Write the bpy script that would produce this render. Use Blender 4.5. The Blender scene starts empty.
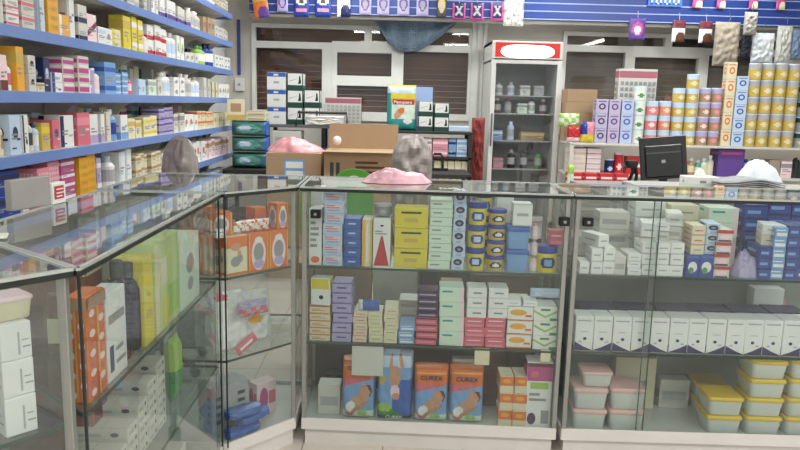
import bpy, bmesh, math, random
from mathutils import Vector, Matrix, noise
# ------------------------------------------------------------------ camera, world, exposure
C = bpy.context.scene.collection
SC = bpy.context.scene
R = random.Random(7)
CAM_H, F, PITCH, YAW, ROLL = 1.40, 720.0, math.radians(9.6), math.radians(1.0), 0.025
cd = bpy.data.cameras.new('camera'); cam = bpy.data.objects.new('camera', cd); C.objects.link(cam)
cd.sensor_width = 36; cd.lens = 36*F/800; cd.clip_start = .02
_f = Vector((math.sin(YAW)*math.cos(PITCH), math.cos(YAW)*math.cos(PITCH), -math.sin(PITCH)))
_r = Vector((math.cos(YAW), -math.sin(YAW), 0)); _u = _r.cross(_f)
RR = _r*math.cos(ROLL)+_u*math.sin(ROLL); UU = _u*math.cos(ROLL)-_r*math.sin(ROLL)
cam.matrix_world = Matrix((RR, UU, -_f)).transposed().to_4x4(); cam.location = (0, 0, CAM_H)
SC.camera = cam
w = bpy.data.worlds.new('world'); SC.world = w; w.use_nodes = True
w.node_tree.nodes['Background'].inputs[0].default_value = (.84, .87, .88, 1)
w.node_tree.nodes['Background'].inputs[1].default_value = 0.8
SC.view_settings.view_transform = 'Standard'; SC.view_settings.look = 'None'
SC.view_settings.exposure = 0.0; SC.view_settings.gamma = 1; SC.view_settings.use_curve_mapping = False
SC.cycles.transparent_max_bounces = 24; SC.cycles.max_bounces = 8; SC.cycles.glossy_bounces = 4; SC.cycles.diffuse_bounces = 5
LIGHT_W = 34.0

# ------------------------------------------------------------------ where a point of the photo lies in the room
def proj(p):
    d = Vector(p)-Vector((0, 0, CAM_H)); z = d.dot(_f)
    return 400+F*d.dot(RR)/z, 225-F*d.dot(UU)/z
def ray(px, py): return (_f+RR*((px-400)/F)-UU*((py-225)/F))
def at(px, py, Y=None, Z=None, X=None):
    r = ray(px, py)
    t = Y/r.y if Y is not None else ((Z-CAM_H)/r.z if Z is not None else X/r.x)
    return Vector((0, 0, CAM_H))+r*t
def solve(fn, target, a, b):
    fa, fb = fn(a)-target, fn(b)-target
    for _ in range(12):
        if abs(fb-fa) < 1e-9: break
        c = b-fb*(b-a)/(fb-fa); a, fa = b, fb; b, fb = c, fn(c)-target
        if abs(fb) < 1e-4: break
    return b
def sx(px, Y, Z): return solve(lambda v: proj((v, Y, Z))[0], px, -.5, .5)
def sz(py, X, Y): return solve(lambda v: proj((X, Y, v))[1], py, .5, 1.2)
def sy(px, X, Z): return solve(lambda v: 1/(proj((X, 1/v, Z))[0]-390), 1/(px-390), .3, .25) and 1/solve(lambda v: proj((X, 1/v, Z))[0], px, .3, .25)

# ------------------------------------------------------------------ materials
MATS = {}
def lin(c): return tuple((x/12.92 if x <= .04045 else ((x+.055)/1.055)**2.4) for x in c)
PAL = dict(white=(.88,.88,.87), offwhite=(.80,.79,.75), cream=(.86,.82,.68), grey=(.55,.56,.57), darkgrey=(.25,.25,.27), black=(.04,.04,.05),
  blue=(.16,.36,.72), royal=(.08,.22,.62), navy=(.10,.12,.34), sky=(.42,.62,.84), lilac=(.66,.62,.80), purple=(.36,.22,.58), magenta=(.74,.24,.52),
  pink=(.90,.52,.60), rose=(.86,.38,.46), red=(.78,.12,.14), orange=(.91,.43,.13), amber=(.95,.66,.12), yellow=(.88,.80,.18), gold=(.80,.68,.28),
  lime=(.62,.78,.30), green=(.25,.58,.28), darkgreen=(.06,.26,.22), teal=(.15,.60,.58), brown=(.38,.20,.13), tan=(.68,.53,.38), skin=(.80,.56,.42),
  silver=(.66,.66,.66), paleblue=(.72,.80,.90), palegreen=(.80,.88,.80), palepink=(.93,.80,.82), maroon=(.42,.12,.20), plum=(.30,.14,.34))
def mat(c, rough=.5, metal=0, emit=0, noise_amt=.0, scale=8, bump=0, alpha=1):
    col = PAL[c] if isinstance(c, str) else c
    if isinstance(c, str): L_ = sum(col)/3; col = tuple(L_+(x-L_)*.86 for x in col)
    key = (c, rough, metal, emit, noise_amt, scale, bump, alpha)
    if key in MATS: return MATS[key]
    m = bpy.data.materials.new((c if isinstance(c, str) else 'tone')+'_surface'); m.use_nodes = True
    nt = m.node_tree; b = nt.nodes['Principled BSDF']; l = lin(col)
    b.inputs['Base Color'].default_value = (*l, 1); b.inputs['Roughness'].default_value = rough; b.inputs['Metallic'].default_value = metal
    b.inputs['Alpha'].default_value = alpha
    if emit: b.inputs['Emission Color'].default_value = (*l, 1); b.inputs['Emission Strength'].default_value = emit
    if noise_amt or bump:
        tc = nt.nodes.new('ShaderNodeTexCoord'); n = nt.nodes.new('ShaderNodeTexNoise'); n.inputs['Scale'].default_value = scale; n.inputs['Detail'].default_value = 4
        nt.links.new(tc.outputs['Object'], n.inputs['Vector'])
        if noise_amt:
            cr = nt.nodes.new('ShaderNodeValToRGB')
            cr.color_ramp.elements[0].position = .3; cr.color_ramp.elements[1].position = .7
            cr.color_ramp.elements[0].color = (*[x*(1-noise_amt) for x in l], 1); cr.color_ramp.elements[1].color = (*[min(1, x*(1+noise_amt)) for x in l], 1)
            nt.links.new(n.outputs['Fac'], cr.inputs['Fac']); nt.links.new(cr.outputs['Color'], b.inputs['Base Color'])
        if bump:
            bp = nt.nodes.new('ShaderNodeBump'); bp.inputs['Strength'].default_value = bump; bp.inputs['Distance'].default_value = .01
            nt.links.new(n.outputs['Fac'], bp.inputs['Height']); nt.links.new(bp.outputs['Normal'], b.inputs['Normal'])
    MATS[key] = m; return m
def glass_mat(name, tint, rough=.02, ior=1.5, haze=0.0):
    if name in MATS: return MATS[name]
    m = bpy.data.materials.new(name); m.use_nodes = True; nt = m.node_tree; nt.nodes.clear()
    o = nt.nodes.new('ShaderNodeOutputMaterial'); t = nt.nodes.new('ShaderNodeBsdfTransparent'); t.inputs[0].default_value = (*tint, 1)
    g = nt.nodes.new('ShaderNodeBsdfGlossy'); g.inputs['Roughness'].default_value = rough; g.inputs[0].default_value = (1, 1, 1, 1)
    fr = nt.nodes.new('ShaderNodeFresnel'); fr.inputs[0].default_value = ior
    mx = nt.nodes.new('ShaderNodeMixShader'); ge = nt.nodes.new('ShaderNodeNewGeometry'); iv = nt.nodes.new('ShaderNodeMath'); iv.operation = 'SUBTRACT'; iv.inputs[0].default_value = 1
    ml = nt.nodes.new('ShaderNodeMath'); ml.operation = 'MULTIPLY'; nt.links.new(ge.outputs['Backfacing'], iv.inputs[1]); nt.links.new(iv.outputs[0], ml.inputs[0]); nt.links.new(fr.outputs[0], ml.inputs[1]); nt.links.new(ml.outputs[0], mx.inputs[0])   # one reflection per pane: the outer face only
    last = t
    if haze:
        d = nt.nodes.new('ShaderNodeBsdfDiffuse'); d.inputs[0].default_value = (.8, .82, .8, 1)
        m2 = nt.nodes.new('ShaderNodeMixShader')
        n = nt.nodes.new('ShaderNodeTexNoise'); n.inputs['Scale'].default_value = 3; tc = nt.nodes.new('ShaderNodeTexCoord'); nt.links.new(tc.outputs['Object'], n.inputs['Vector'])
        mm = nt.nodes.new('ShaderNodeMath'); mm.operation = 'MULTIPLY'; mm.inputs[1].default_value = haze*2; nt.links.new(n.outputs['Fac'], mm.inputs[0])
        nt.links.new(mm.outputs[0], m2.inputs[0]); nt.links.new(t.outputs[0], m2.inputs[1]); nt.links.new(d.outputs[0], m2.inputs[2]); last = m2
    nt.links.new(last.outputs[0], mx.inputs[1]); nt.links.new(g.outputs[0], mx.inputs[2]); nt.links.new(mx.outputs[0], o.inputs[0])
    MATS[name] = m; return m
GLASS = glass_mat('counter_glass', (.90, .925, .915), haze=.022)
TOPGLASS = glass_mat('counter_top_glass', (.93, .955, .945), haze=.05, ior=1.6)
WINGLASS = glass_mat('window_glass', (.95, .96, .96), ior=1.7)
PLASTIC = glass_mat('clear_plastic', (.93, .93, .93), rough=.15, haze=.18)
EDGE = mat((.16, .26, .22), .3)
ALU = mat((.62, .62, .60), .35, .6, noise_amt=.06)
CARDB = mat((.66, .55, .43), .8, noise_amt=.06, scale=5)

# ------------------------------------------------------------------ mesh helpers
class MB:
    def __init__(s): s.v = []; s.f = []; s.m = []; s.mats = []; s.smooth = []
    def mi(s, m):
        if m not in s.mats: s.mats.append(m)
        return s.mats.index(m)
    def face(s, pts, m, smooth=False):
        n = len(s.v); s.v += [tuple(p) for p in pts]; s.f.append(tuple(range(n, n+len(pts)))); s.m.append(s.mi(m)); s.smooth.append(smooth)
    def raw(s, vs, fs, m, smooth=False, M=None):
        n = len(s.v); s.v += [tuple(M @ Vector(p)) if M else tuple(p) for p in vs]
        for f in fs: s.f.append(tuple(i+n for i in f)); s.m.append(s.mi(m)); s.smooth.append(smooth)
    def box(s, x0, y0, z0, x1, y1, z1, m, c=None, M=None):
        dx, dy, dz = x1-x0, y1-y0, z1-z0
        c = min(.0015, abs(min(dx, dy, dz))*.2) if c is None else c
        vs = []; idx = {}
        for sxx in (0, 1):
            for syy in (0, 1):
                for szz in (0, 1):
                    P = [x1 if sxx else x0, y1 if syy else y0, z1 if szz else z0]
                    for a in range(3):
                        q = list(P)
                        for b in range(3):
                            if b != a: q[b] += c*(-1 if (sxx, syy, szz)[b] else 1)
                        idx[(sxx, syy, szz, a)] = len(vs); vs.append(q)
        fs = []
        for a in range(3):
            o = [b for b in range(3) if b != a]
            for sd in (0, 1):
                loop = []
                for (i, j) in ((0, 0), (1, 0), (1, 1), (0, 1)):
                    k = [0, 0, 0]; k[a] = sd; k[o[0]] = i; k[o[1]] = j; loop.append(idx[(*k, a)])
                flip = (sd == 0) ^ (a == 1)
                fs.append(tuple(loop[::-1] if flip else loop))
        cen = Vector(((x0+x1)/2, (y0+y1)/2, (z0+z1)/2))
        for a in range(3):
            o = [b for b in range(3) if b != a]
            for i in (0, 1):
                for j in (0, 1):
                    k0 = [0, 0, 0]; k0[o[0]] = i; k0[o[1]] = j; k1 = list(k0); k1[a] = 1
                    fs.append((idx[(*k0, o[0])], idx[(*k0, o[1])], idx[(*k1, o[1])], idx[(*k1, o[0])]))
        for sxx in (0, 1):
            for syy in (0, 1):
                for szz in (0, 1): fs.append(tuple(idx[(sxx, syy, szz, a)] for a in range(3)))
        out = []
        for f in fs:
            p = [Vector(vs[i]) for i in f]; n = (p[1]-p[0]).cross(p[2]-p[0])
            out.append(f if n.dot(sum(p, Vector())/len(p)-cen) >= 0 else f[::-1])
        s.raw(vs, out, m, False, M)
    def prism(s, poly, z0, z1, m, cap=True):
        n = len(poly); vs = [(p[0], p[1], z0) for p in poly]+[(p[0], p[1], z1) for p in poly]
        fs = [(i, (i+1) % n, n+(i+1) % n, n+i) for i in range(n)]
        if cap: fs += [tuple(range(n))[::-1], tuple(range(n, 2*n))]
        s.raw(vs, fs, m)
    def loft(s, rings, m, smooth=True, cap=True, M=None):
        k = len(rings[0]); vs = [p for r in rings for p in r]; fs = []
        for i in range(len(rings)-1):
            for j in range(k): a = i*k+j; b = i*k+(j+1) % k; fs.append((a, b, b+k, a+k))
        s.raw(vs, fs, m, smooth, M)
        if cap: s.raw(rings[0], [tuple(range(k))[::-1]], m, False, M); s.raw(rings[-1], [tuple(range(k))], m, False, M)
    def lathe(s, prof, m, seg=20, M=None, mfun=None, cap=True):
        rings = [[(r*math.cos(2*math.pi*j/seg), r*math.sin(2*math.pi*j/seg), z) for j in range(seg)] for r, z in prof]
        if not mfun: return s.loft(rings, m, M=M, cap=cap)
        for i in range(len(rings)-1):
            for j in range(seg):
                a = 2*math.pi*(j+.5)/seg; zz = (prof[i][1]+prof[i+1][1])/2
                s.raw([rings[i][j], rings[i][(j+1) % seg], rings[i+1][(j+1) % seg], rings[i+1][j]], [(0, 1, 2, 3)], mfun(a, zz), True, M)
    def tube(s, pts, r, m, seg=8):
        rings = []; pts = [Vector(p) for p in pts]
        for i, p in enumerate(pts):
            t = (pts[min(i+1, len(pts)-1)]-pts[max(i-1, 0)]).normalized()
            a = t.orthogonal() if abs(t.z) > .95 else t.cross(Vector((0, 0, 1))); a.normalize(); b = t.cross(a)
            rings.append([p+a*r*math.cos(2*math.pi*j/seg)-b*r*math.sin(2*math.pi*j/seg) for j in range(seg)][::-1])
        s.loft(rings, m)
    def mesh(s, name):
        me = bpy.data.meshes.new(name); me.from_pydata(s.v, [], s.f)
        for m in s.mats: me.materials.append(m)
        me.polygons.foreach_set('material_index', s.m); me.polygons.foreach_set('use_smooth', s.smooth); me.update(); return me
    def build(s, name, parent=None, loc=None, rz=0):
        o = bpy.data.objects.new(name, s.mesh(name)); C.objects.link(o)
        if parent: o.parent = parent
        if loc is not None: o.location = loc
        o.rotation_euler.z = rz; return o
LABELS = []
def tag(o, label, cat, group=None):
    o['label'] = label; o['category'] = cat; LABELS.append((label, group))
    if group: o['group'] = group
    return o
def struct(o): o['kind'] = 'structure'; return o
def empty(name, loc=(0, 0, 0), rz=0):
    o = bpy.data.objects.new(name, None); C.objects.link(o); o.location = loc; o.rotation_euler.z = rz; o.empty_display_size = .05; return o
def inst(name, me, parent=None, loc=(0, 0, 0), rz=0, tilt=None):
    o = bpy.data.objects.new(name, me); C.objects.link(o); o.location = loc; o.rotation_euler = (tilt[0] if tilt else 0, tilt[1] if tilt else 0, rz)
    if parent: o.parent = parent
    return o
def rrect(hx, hy, r, z, n=4, cx=0, cy=0):
    out = []
    for q, (a, b) in enumerate(((1, 1), (-1, 1), (-1, -1), (1, -1))):
        for i in range(n+1):
            t = math.pi/2*(q+i/n); out.append((cx+a*(hx-r)+r*math.cos(t), cy+b*(hy-r)+r*math.sin(t), z))
    return out
def text_geo(mb, s, m, x, y, size, M, bold=False, width=None):
    cu = bpy.data.curves.new('t', 'FONT'); cu.body = s; cu.size = size; cu.align_x = 'CENTER'; cu.align_y = 'CENTER'; cu.offset = size*.02 if bold else 0
    ob = bpy.data.objects.new('t', cu); C.objects.link(ob); dg = bpy.context.evaluated_depsgraph_get(); dg.update(); me = bpy.data.meshes.new_from_object(ob.evaluated_get(dg))
    xs = [v.co.x for v in me.vertices]; k = width/(max(xs)-min(xs)) if width and xs else 1
    mb.raw([(v.co.x*k+x, v.co.y+y, 0) for v in me.vertices], [tuple(p.vertices) for p in me.polygons], m, False, M)
    bpy.data.objects.remove(ob); bpy.data.curves.remove(cu)

# ------------------------------------------------------------------ printed cartons
def ell(cu, cv, ru, rv, n=14): return [(cu+ru*math.cos(2*math.pi*i/n), cv+rv*math.sin(2*math.pi*i/n)) for i in range(n)]
def rc(a, b, c, d): return [(a, b), (c, b), (c, d), (a, d)]
def lines(col='grey', v0=.3, v1=.7, n=3, u0=.12, u1=.85, seed=1):
    r = random.Random(seed); o = []
    for i in range(n):
        v = v1-(v1-v0)*(i+.5)/n; h = (v1-v0)/n*.25; o.append((rc(u0, v-h, u0+(u1-u0)*(.5+.5*r.random()), v+h), col))
    return o
STY = {
 'plain': ('white', []),
 'text': ('white', lines('grey', .3, .8, 3)),
 'bluetext': ('white', [(rc(.05, .62, .95, .8), 'sky')]+lines('grey', .2, .55, 2)),
 'orangeend': ('white', [(ell(.5, .1, .36, .06), 'orange')]+lines('grey', .3, .8, 5)),
 'pinkblue': ('paleblue', [(rc(.1, .45, .9, .75), 'palepink'), (rc(.2, .2, .8, .34), 'lilac')]+lines('rose', .45, .8, 2)),
 'blue': ('blue', [(rc(.25, .4, .7, .55), 'paleblue'), (rc(.1, .86, .9, .92), 'royal')]),
 'yellowcol': ('cream', [(rc(.0, 0, .3, 1), 'amber'), (rc(.42, .1, .6, .9), 'white'), (rc(.8, 0, 1, 1), 'gold')]),
 'redtri': ('white', [([(.06, .03), (.94, .03), (.56, .64), (.46, .64)], 'red'), (ell(.5, .85, .1, .02), 'black')]+lines('grey', .66, .76, 2)),
 'yellow': ('yellow', [(rc(.2, .72, .8, .82), 'darkgreen'), (rc(.3, .3, .7, .5), 'gold')]),
 'whitelong': ('palegreen', lines('grey', .35, .7, 1)+[(rc(.02, .0, .98, .07), 'offwhite')]),
 'eye': ('paleblue', [(ell(.5, .62, .36, .26), 'navy'), (ell(.5, .6, .16, .1), 'grey'), (rc(.3, .1, .7, .25), 'lilac')]),
 'creamorange': ('cream', [(rc(0, .82, 1, 1), 'orange')]+lines('tan', .2, .6, 2)),
 'purplebox': ('lilac', [(rc(.25, .4, .75, .55), 'purple'), (rc(0, .9, 1, 1), 'purple')]),
 'creamred': ('cream', [(rc(.2, .4, .8, .55), 'rose'), (rc(0, .0, 1, .12), 'pink')]),
 'creamgreen': ('cream', [(rc(.2, .4, .8, .55), 'lime')]),
 'creamplain': ('cream', [(rc(.2, .45, .8, .55), 'grey')]),
 'pinkthin': ('rose', [(rc(0, .75, 1, 1), 'maroon'), (rc(.1, .3, .9, .5), 'pink')]),
 'plumthin': ('plum', [(rc(0, .75, 1, 1), 'black'), (rc(.1, .3, .9, .5), 'lilac')]),
 'whitegreenred': ('palegreen', [(rc(.85, 0, 1, 1), 'palepink')]+lines('teal', .6, .85, 1)),
 'whitemark': ('white', [(rc(.3, .4, .75, .58), 'grey')]),
 'redbox': ('rose', [(rc(.1, .1, .9, .3), 'pink'), (rc(.15, .6, .85, .7), 'palepink')]),
 'whiteorange': ('white', [(ell(.42, .6, .33, .22), 'amber'), (rc(0, 0, 1, .1), 'orange'), (rc(.7, .3, .95, .45), 'orange')]),
 'whitegreen': ('white', [([(.0, .75), (.5, .35), (1, .75), (1, .6), (.5, .2), (0, .6)], 'lime'), (rc(.7, .0, 1, .2), 'green'), (rc(.3, .7, .7, .85), 'green')]),
 'orangecream': ('cream', [(rc(0, .45, 1, 1), 'orange'), (ell(.5, .72, .3, .12), 'amber')]),
 'purplewave': ('white', [([(0, .0), (1, 0), (1, .03), (.5, .13), (0, .26)], 'navy'), (ell(.55, .36, .1, .045), 'navy'), (ell(.3, .27, .1, .025), 'lilac'), (rc(.12, .86, .85, .9), 'silver'), (rc(.3, .55, .7, .57), 'silver')]),
 'purplewave2': ('white', [([(0, .0), (1, 0), (1, .26), (.5, .13), (0, .03)], 'navy'), (ell(.45, .36, .1, .045), 'navy'), (ell(.72, .27, .1, .025), 'lilac'), (rc(.12, .86, .85, .9), 'silver'), (rc(.3, .55, .7, .57), 'silver')]),
 'whitecart': ('white', [(rc(.2, .45, .8, .58), 'silver'), (rc(0, 0, 1, .06), 'silver')]),
 'greycart': ('offwhite', [(rc(.1, .3, .9, .6), 'silver')]),
 'bluestrip': ('royal', [(rc(.1, .3, .7, .55), 'sky'), (rc(0, .85, 1, 1), 'navy')]),
 'bluewhite': ('sky', [(rc(.1, .2, .9, .5), 'white'), (rc(.05, .7, .8, .8), 'white')]),
 'bluegreen': ('royal', [(ell(.5, .45, .35, .25), 'white'), (ell(.4, .3, .2, .15), 'green'), (rc(0, .85, 1, 1), 'blue')]),
 'redwhite': ('offwhite', [(rc(0, .7, 1, 1), 'red'), (ell(.5, .4, .35, .2), 'palepink'), (rc(.05, .02, .9, .15), 'navy')]),
 'bluelid': ('white', [(rc(0, .74, 1, 1), 'blue'), (rc(.35, .8, .6, .9), 'white'), (rc(.35, .35, .65, .48), 'silver')]),
 'bootbox': ('darkgreen', [(rc(.05, .3, .95, .98), 'white'), ([(.68, .38), (.88, .38), (.88, .5), (.84, .82), (.76, .86), (.74, .55)], 'black'), ([(.15, .5), (.6, .66), (.6, .68), (.15, .54)], 'grey')]),
 'gridbox': ('offwhite', [(rc(0, .78, 1, .96), (.66, .38, .44))]+[(rc(.06+.117*i, .06+.14*j, .14+.117*i, .15+.14*j), 'silver') for i in range(8) for j in range(5)]),
 'gridtall': ('offwhite', [(rc(0, .88, 1, .97), (.66, .38, .44))]+[(rc(.06+.117*i, .06+.08*j, .14+.117*i, .11+.08*j), 'grey') for i in range(8) for j in range(10)]),
 'label': ('tan', [(rc(.33, .52, .7, .88), 'sky'), (rc(.36, .55, .67, .67), 'white'), (rc(.36, .72, .67, .84), 'white')]),
 'carttext': ('tan', [(rc(.08, .55, .13, .8), 'darkgrey'), (rc(.16, .55, .21, .8), 'darkgrey')]+lines('brown', .5, .85, 4, .42, .95)),
 'tan': ('tan', []),
 'tealpack': ('darkgreen', [(rc(.08, .2, .92, .85), 'teal'), (ell(.45, .55, .28, .22), 'paleblue'), (ell(.75, .5, .12, .3), 'blue'), (ell(.25, .5, .12, .2), 'palegreen')]),
 'beige': ('cream', [(rc(.1, .2, .9, .4), 'tan'), (rc(0, .9, 1, 1), 'tan')]),
 'redcart': ('red', [(rc(.1, .6, .9, .75), 'palepink'), (rc(.2, .2, .7, .35), 'white')]),
 'violet': ('purple', [(rc(.1, .8, .9, .9), 'magenta')]),
 'magstripe': ('offwhite', [(rc(.04, .08, .96, .34), 'magenta'), (rc(.04, .62, .96, .84), 'magenta'), (rc(.1, .4, .9, .52), 'white')]),
 'mosaicpink': ('pink', [(rc(.12+.15*i, .15+.24*j, .22+.15*i, .3+.24*j), 'palepink') for i in range(5) for j in range(3)]),
 'babyorange': ('orange', [(ell(.5, .45, .36, .42, 18), 'palepink'), (ell(.5, .5, .26, .24), 'grey'), (ell(.5, .2, .26, .12), 'lilac'), (ell(.5, .82, .2, .08), 'white'), (rc(.93, 0, 1, 1), 'amber'), (rc(0, 0, .06, 1), 'amber')]),
 'pacifier': ('cream', [(rc(0, .7, 1, 1), 'orange'), (ell(.45, .72, .25, .1), 'skin'), (ell(.42, .35, .24, .13), 'grey'), (ell(.62, .42, .16, .11), 'grey'), (ell(.6, .56, .09, .07), 'skin'), (rc(0, 0, 1, .08), 'orange')]),
 'orangepat': ('orange', [(ell(.25+.5*(i % 2), .07+.095*i, .15, .036), 'palepink') for i in range(10)]+[(ell(.75-.5*(i % 2), .07+.095*i, .1, .018), 'rose') for i in range(10)]+[(rc(.46, 0, .54, 1), 'amber'), (rc(0, .88, 1, 1), 'tan')]),
 'limebox': ((.74, .80, .52), [(rc(.1, .5, .5, .8), 'cream'), (rc(.5, .1, .95, .45), 'lime'), (rc(.3, .05, .5, .35), 'yellow'), (rc(0, 0, .15, 1), 'cream')]),
 'amberpat': ('amber', [(rc(.1+.2*i, .12+.2*j, .2+.2*i, .22+.2*j), 'gold') for i in range(4) for j in range(4)]),
 'dots': ('white', [(ell(.5, .5, .2, .15), 'darkgrey')]+lines('grey', .7, .9, 1)),
 'medtext': ('white', [(rc(.1, .1, .3, .4), 'navy'), (rc(.4, .15, .9, .2), 'grey'), (rc(.4, .3, .8, .35), 'grey'), (rc(.1, .65, .9, .75), 'grey')]),
 'pinkdot': ('palepink', [(ell(.35, .5, .22, .35), 'magenta'), (rc(.6, .3, .95, .7), 'rose')]),
}
SR = random.Random(3)
def simple(base, accent, kind):
    x = SR.random(); ex = [(rc(.12, .05+.5*x, .12+.2+.4*SR.random(), .09+.5*x), SR.choice(['grey', accent, 'silver'])), (rc(.6, .3+.3*x, .9, .36+.3*x), SR.choice(['silver', accent, 'grey', 'palepink']))] if x < .8 else [(ell(.3+.4*SR.random(), .3, .16, .08), SR.choice(['grey', accent, 'silver']))]
    P = {'band': [(rc(0, .62, 1, .86), accent)], 'base': [(rc(0, 0, 1, .3), accent)], 'side': [(rc(0, 0, .28, 1), accent)], 'mark': [(ell(.5, .55, .25, .16), accent)],
         'two': [(rc(0, .12, 1, .26), accent), (rc(0, .7, 1, .84), accent)], 'diag': [([(0, .2), (1, .6), (1, .8), (0, .4)], accent)], 'none': []}[kind]
    return (base, P+ex+lines('grey', .36, .56, 2, seed=int(x*50)))
MESHES = {}
def carton_mesh(w, d, h, sty):
    key = (round(w, 3), round(d, 3), round(h, 3), str(sty))
    if key in MESHES: return MESHES[key]
    base, prints = STY[sty] if isinstance(sty, str) else sty
    w, d, h = round(w, 3), round(d, 3), round(h, 3)
    b = MB(); rough = .85 if base == 'tan' else .45
    b.box(-w/2, 0, 0, w/2, d, h, CARDB if base == 'tan' else mat(base, rough))
    e = .0004
    for k, (poly, col) in enumerate(prints):
        m = mat(col, .45); o = e*(1+.5*k)
        P = [(min(.99, max(.01, u)), min(.985, max(.015, v))) for u, v in poly]
        b.face([(-w/2+u*w, -o, v*h) for u, v in P], m)
        if sty not in ('label', 'redtri'):
            b.face([(w/2+o, u*d, v*h) for u, v in P], m); b.face([(-w/2-o, d-u*d, v*h) for u, v in P], m)
    # top flap seam
    b.face([(-w*.5+.002, d*.5-.0006, h+e), (w*.5-.002, d*.5-.0006, h+e), (w*.5-.002, d*.5+.0006, h+e), (-w*.5+.002, d*.5+.0006, h+e)], mat('grey', .6))
    MESHES[key] = b.mesh('carton'); return MESHES[key]
def carton(w, d, h, sty, loc, rz, label, name='medicine_carton', group=None, cat='box', tilt=None):
    return tag(inst(name, carton_mesh(w, d, h, sty), None, loc, rz, tilt), label, cat, group)
def POS(i, n):
    if n == 1: return ''
    if i == 0: return 'bottom'
    if i == n-1: return 'topmost'
    up, dn = i, n-1-i
    W = {1: 'second', 2: 'third', 3: 'fourth', 4: 'fifth', 5: 'sixth', 6: 'seventh'}
    return W[up]+' from bottom' if up <= dn else W[dn]+' from top'

# ================================================================== STRUCTURE
BW, LW, RW, CEIL = 8.1, -1.80, 7.5, 2.95
def plaster(name, c, rough=.85): return mat(c, rough, noise_amt=.05, scale=1.5, bump=.05)
def floor_mat():
    m = bpy.data.materials.new('floor_tiles'); m.use_nodes = True; nt = m.node_tree; b = nt.nodes['Principled BSDF']
    tc = nt.nodes.new('ShaderNodeTexCoord'); br = nt.nodes.new('ShaderNodeTexBrick'); br.offset = 0; br.inputs['Scale'].default_value = 1
    br.inputs['Brick Width'].default_value = .33; br.inputs['Row Height'].default_value = .33; br.inputs['Mortar Size'].default_value = .003
    br.inputs['Color1'].default_value = (.60, .53, .47, 1); br.inputs['Color2'].default_value = (.56, .50, .45, 1); br.inputs['Mortar'].default_value = (.35, .25, .2, 1)
    nt.links.new(tc.outputs['Object'], br.inputs['Vector']); nt.links.new(br.outputs['Color'], b.inputs['Base Color']); b.inputs['Roughness'].default_value = .25
    return m
def slab(name, x0, y0, z0, x1, y1, z1, m): b = MB(); b.box(x0, y0, z0, x1, y1, z1, m, c=0); return struct(b.build(name))
slab('floor', LW-.1, -7, -.1, RW+.1, BW+.1, 0, floor_mat())
slab('ceiling', LW-.1, -7, CEIL, RW+.1, BW+.1, CEIL+.1, plaster('c', (.86, .86, .84)))
slab('wall_left', LW-.1, -7, 0, LW, BW+.1, CEIL, plaster('w', (.80, .80, .80)))
slab('wall_right', RW, -7, 0, RW+.1, BW+.1, CEIL, plaster('w', (.80, .80, .80)))
WALLM = plaster('w', (.78, .76, .72))
# windows in the back wall: openings measured on the photo
W1 = (sx(252, BW, 1.8), sx(472, BW, 1.8), 1.22, 2.22); W2 = (sx(561, BW, 1.8), sx(790, BW, 1.8), 1.10, 2.22)
b = MB()
xs = [LW-.1, W1[0], W1[1], W2[0], W2[1], RW+.1]
for i in (0, 2, 4): b.box(xs[i], BW, 0, xs[i+1], BW+.12, CEIL, WALLM, c=0)
for wn in (W1, W2): b.box(wn[0], BW, 0, wn[1], BW+.12, wn[2], WALLM, c=0); b.box(wn[0], BW, wn[3], wn[1], BW+.12, CEIL, WALLM, c=0)
struct(b.build('wall_back'))
PVC = mat((.87, .87, .85), .35, noise_amt=.03)
def window(name, wn, cols_top, verts, extra):
    x0, x1, z0, z1 = wn; root = struct(empty(name, (0, 0, 0)))
    zt = sz(47, (x0+x1)/2, BW) if name == 'window_1' else sz(51, (x0+x1)/2, BW)
    b = MB(); t = .045; k = [0]
    def bar(a, c, d, e): k[0] += .0011; b.box(a, BW-.02-k[0], c, d, BW+.04+k[0], e, PVC, c=.001)
    bar(x0, z0, x1, z0+t*1.6); bar(x0, z1-t, x1, z1); bar(x0, z0, x0+t, z1); bar(x1-t, z0, x1, z1); bar(x0, zt-t*.8, x1, zt+t*.8)
    for p in cols_top: x = sx(p, BW, 2); bar(x-.04, zt, x+.04, z1)
    for p in verts: x = sx(p, BW, 1.6); bar(x-.055, z0, x+.055, zt)
    for (pa, pb, ya, yb) in extra:
        xa, xb = sx(pa, BW, 1.6), sx(pb, BW, 1.6); za = sz(ya, (xa+xb)/2, BW); zb = sz(yb, (xa+xb)/2, BW); bar(xa, zb, xb, za)
    struct(b.build('window_frame', root))
    g = MB(); g.box(x0+t, BW+.01, z0+t, x1-t, BW+.016, z1-t, WINGLASS, c=0); struct(g.build('pane', root))
    s = MB(); sm = mat((.36, .23, .15) if name == 'window_1' else (.42, .37, .33), .75, noise_amt=.35, scale=2.5); z = z0-.05
    while z < z1+.05:
        s.box(x0-.05, BW+.10, z, x1+.05, BW+.13, z+.0605, sm, c=.002); z += .062
    o = struct(s.build('shutter', root)); o['label'] = 'brown slatted roller shutter behind the glass'
window('window_1', W1, [368], [327, 398], [(332, 395, 42, 53), (332, 395, 76, 86), (332, 337, 50, 118), (391, 396, 50, 118), (332, 395, 112, 121)])
window('window_2', W2, [667], [627, 700], [(630, 700, 47, 58), (630, 700, 108, 116)])
# pilaster beside the cooler and its cable conduit
b = MB(); xa, xb = sx(471, BW-.06, 1.8), sx(486, BW-.06, 1.8)
b.box(xa, BW-.05, 0, xb, BW, CEIL, PVC, c=.004); b.box(xa+.06, BW-.075, 0, xa+.085, BW-.05, CEIL, PVC); b.box(xb-.04, BW-.075, 0, xb-.02, BW-.05, CEIL, PVC); struct(b.build('trim_1'))
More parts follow.
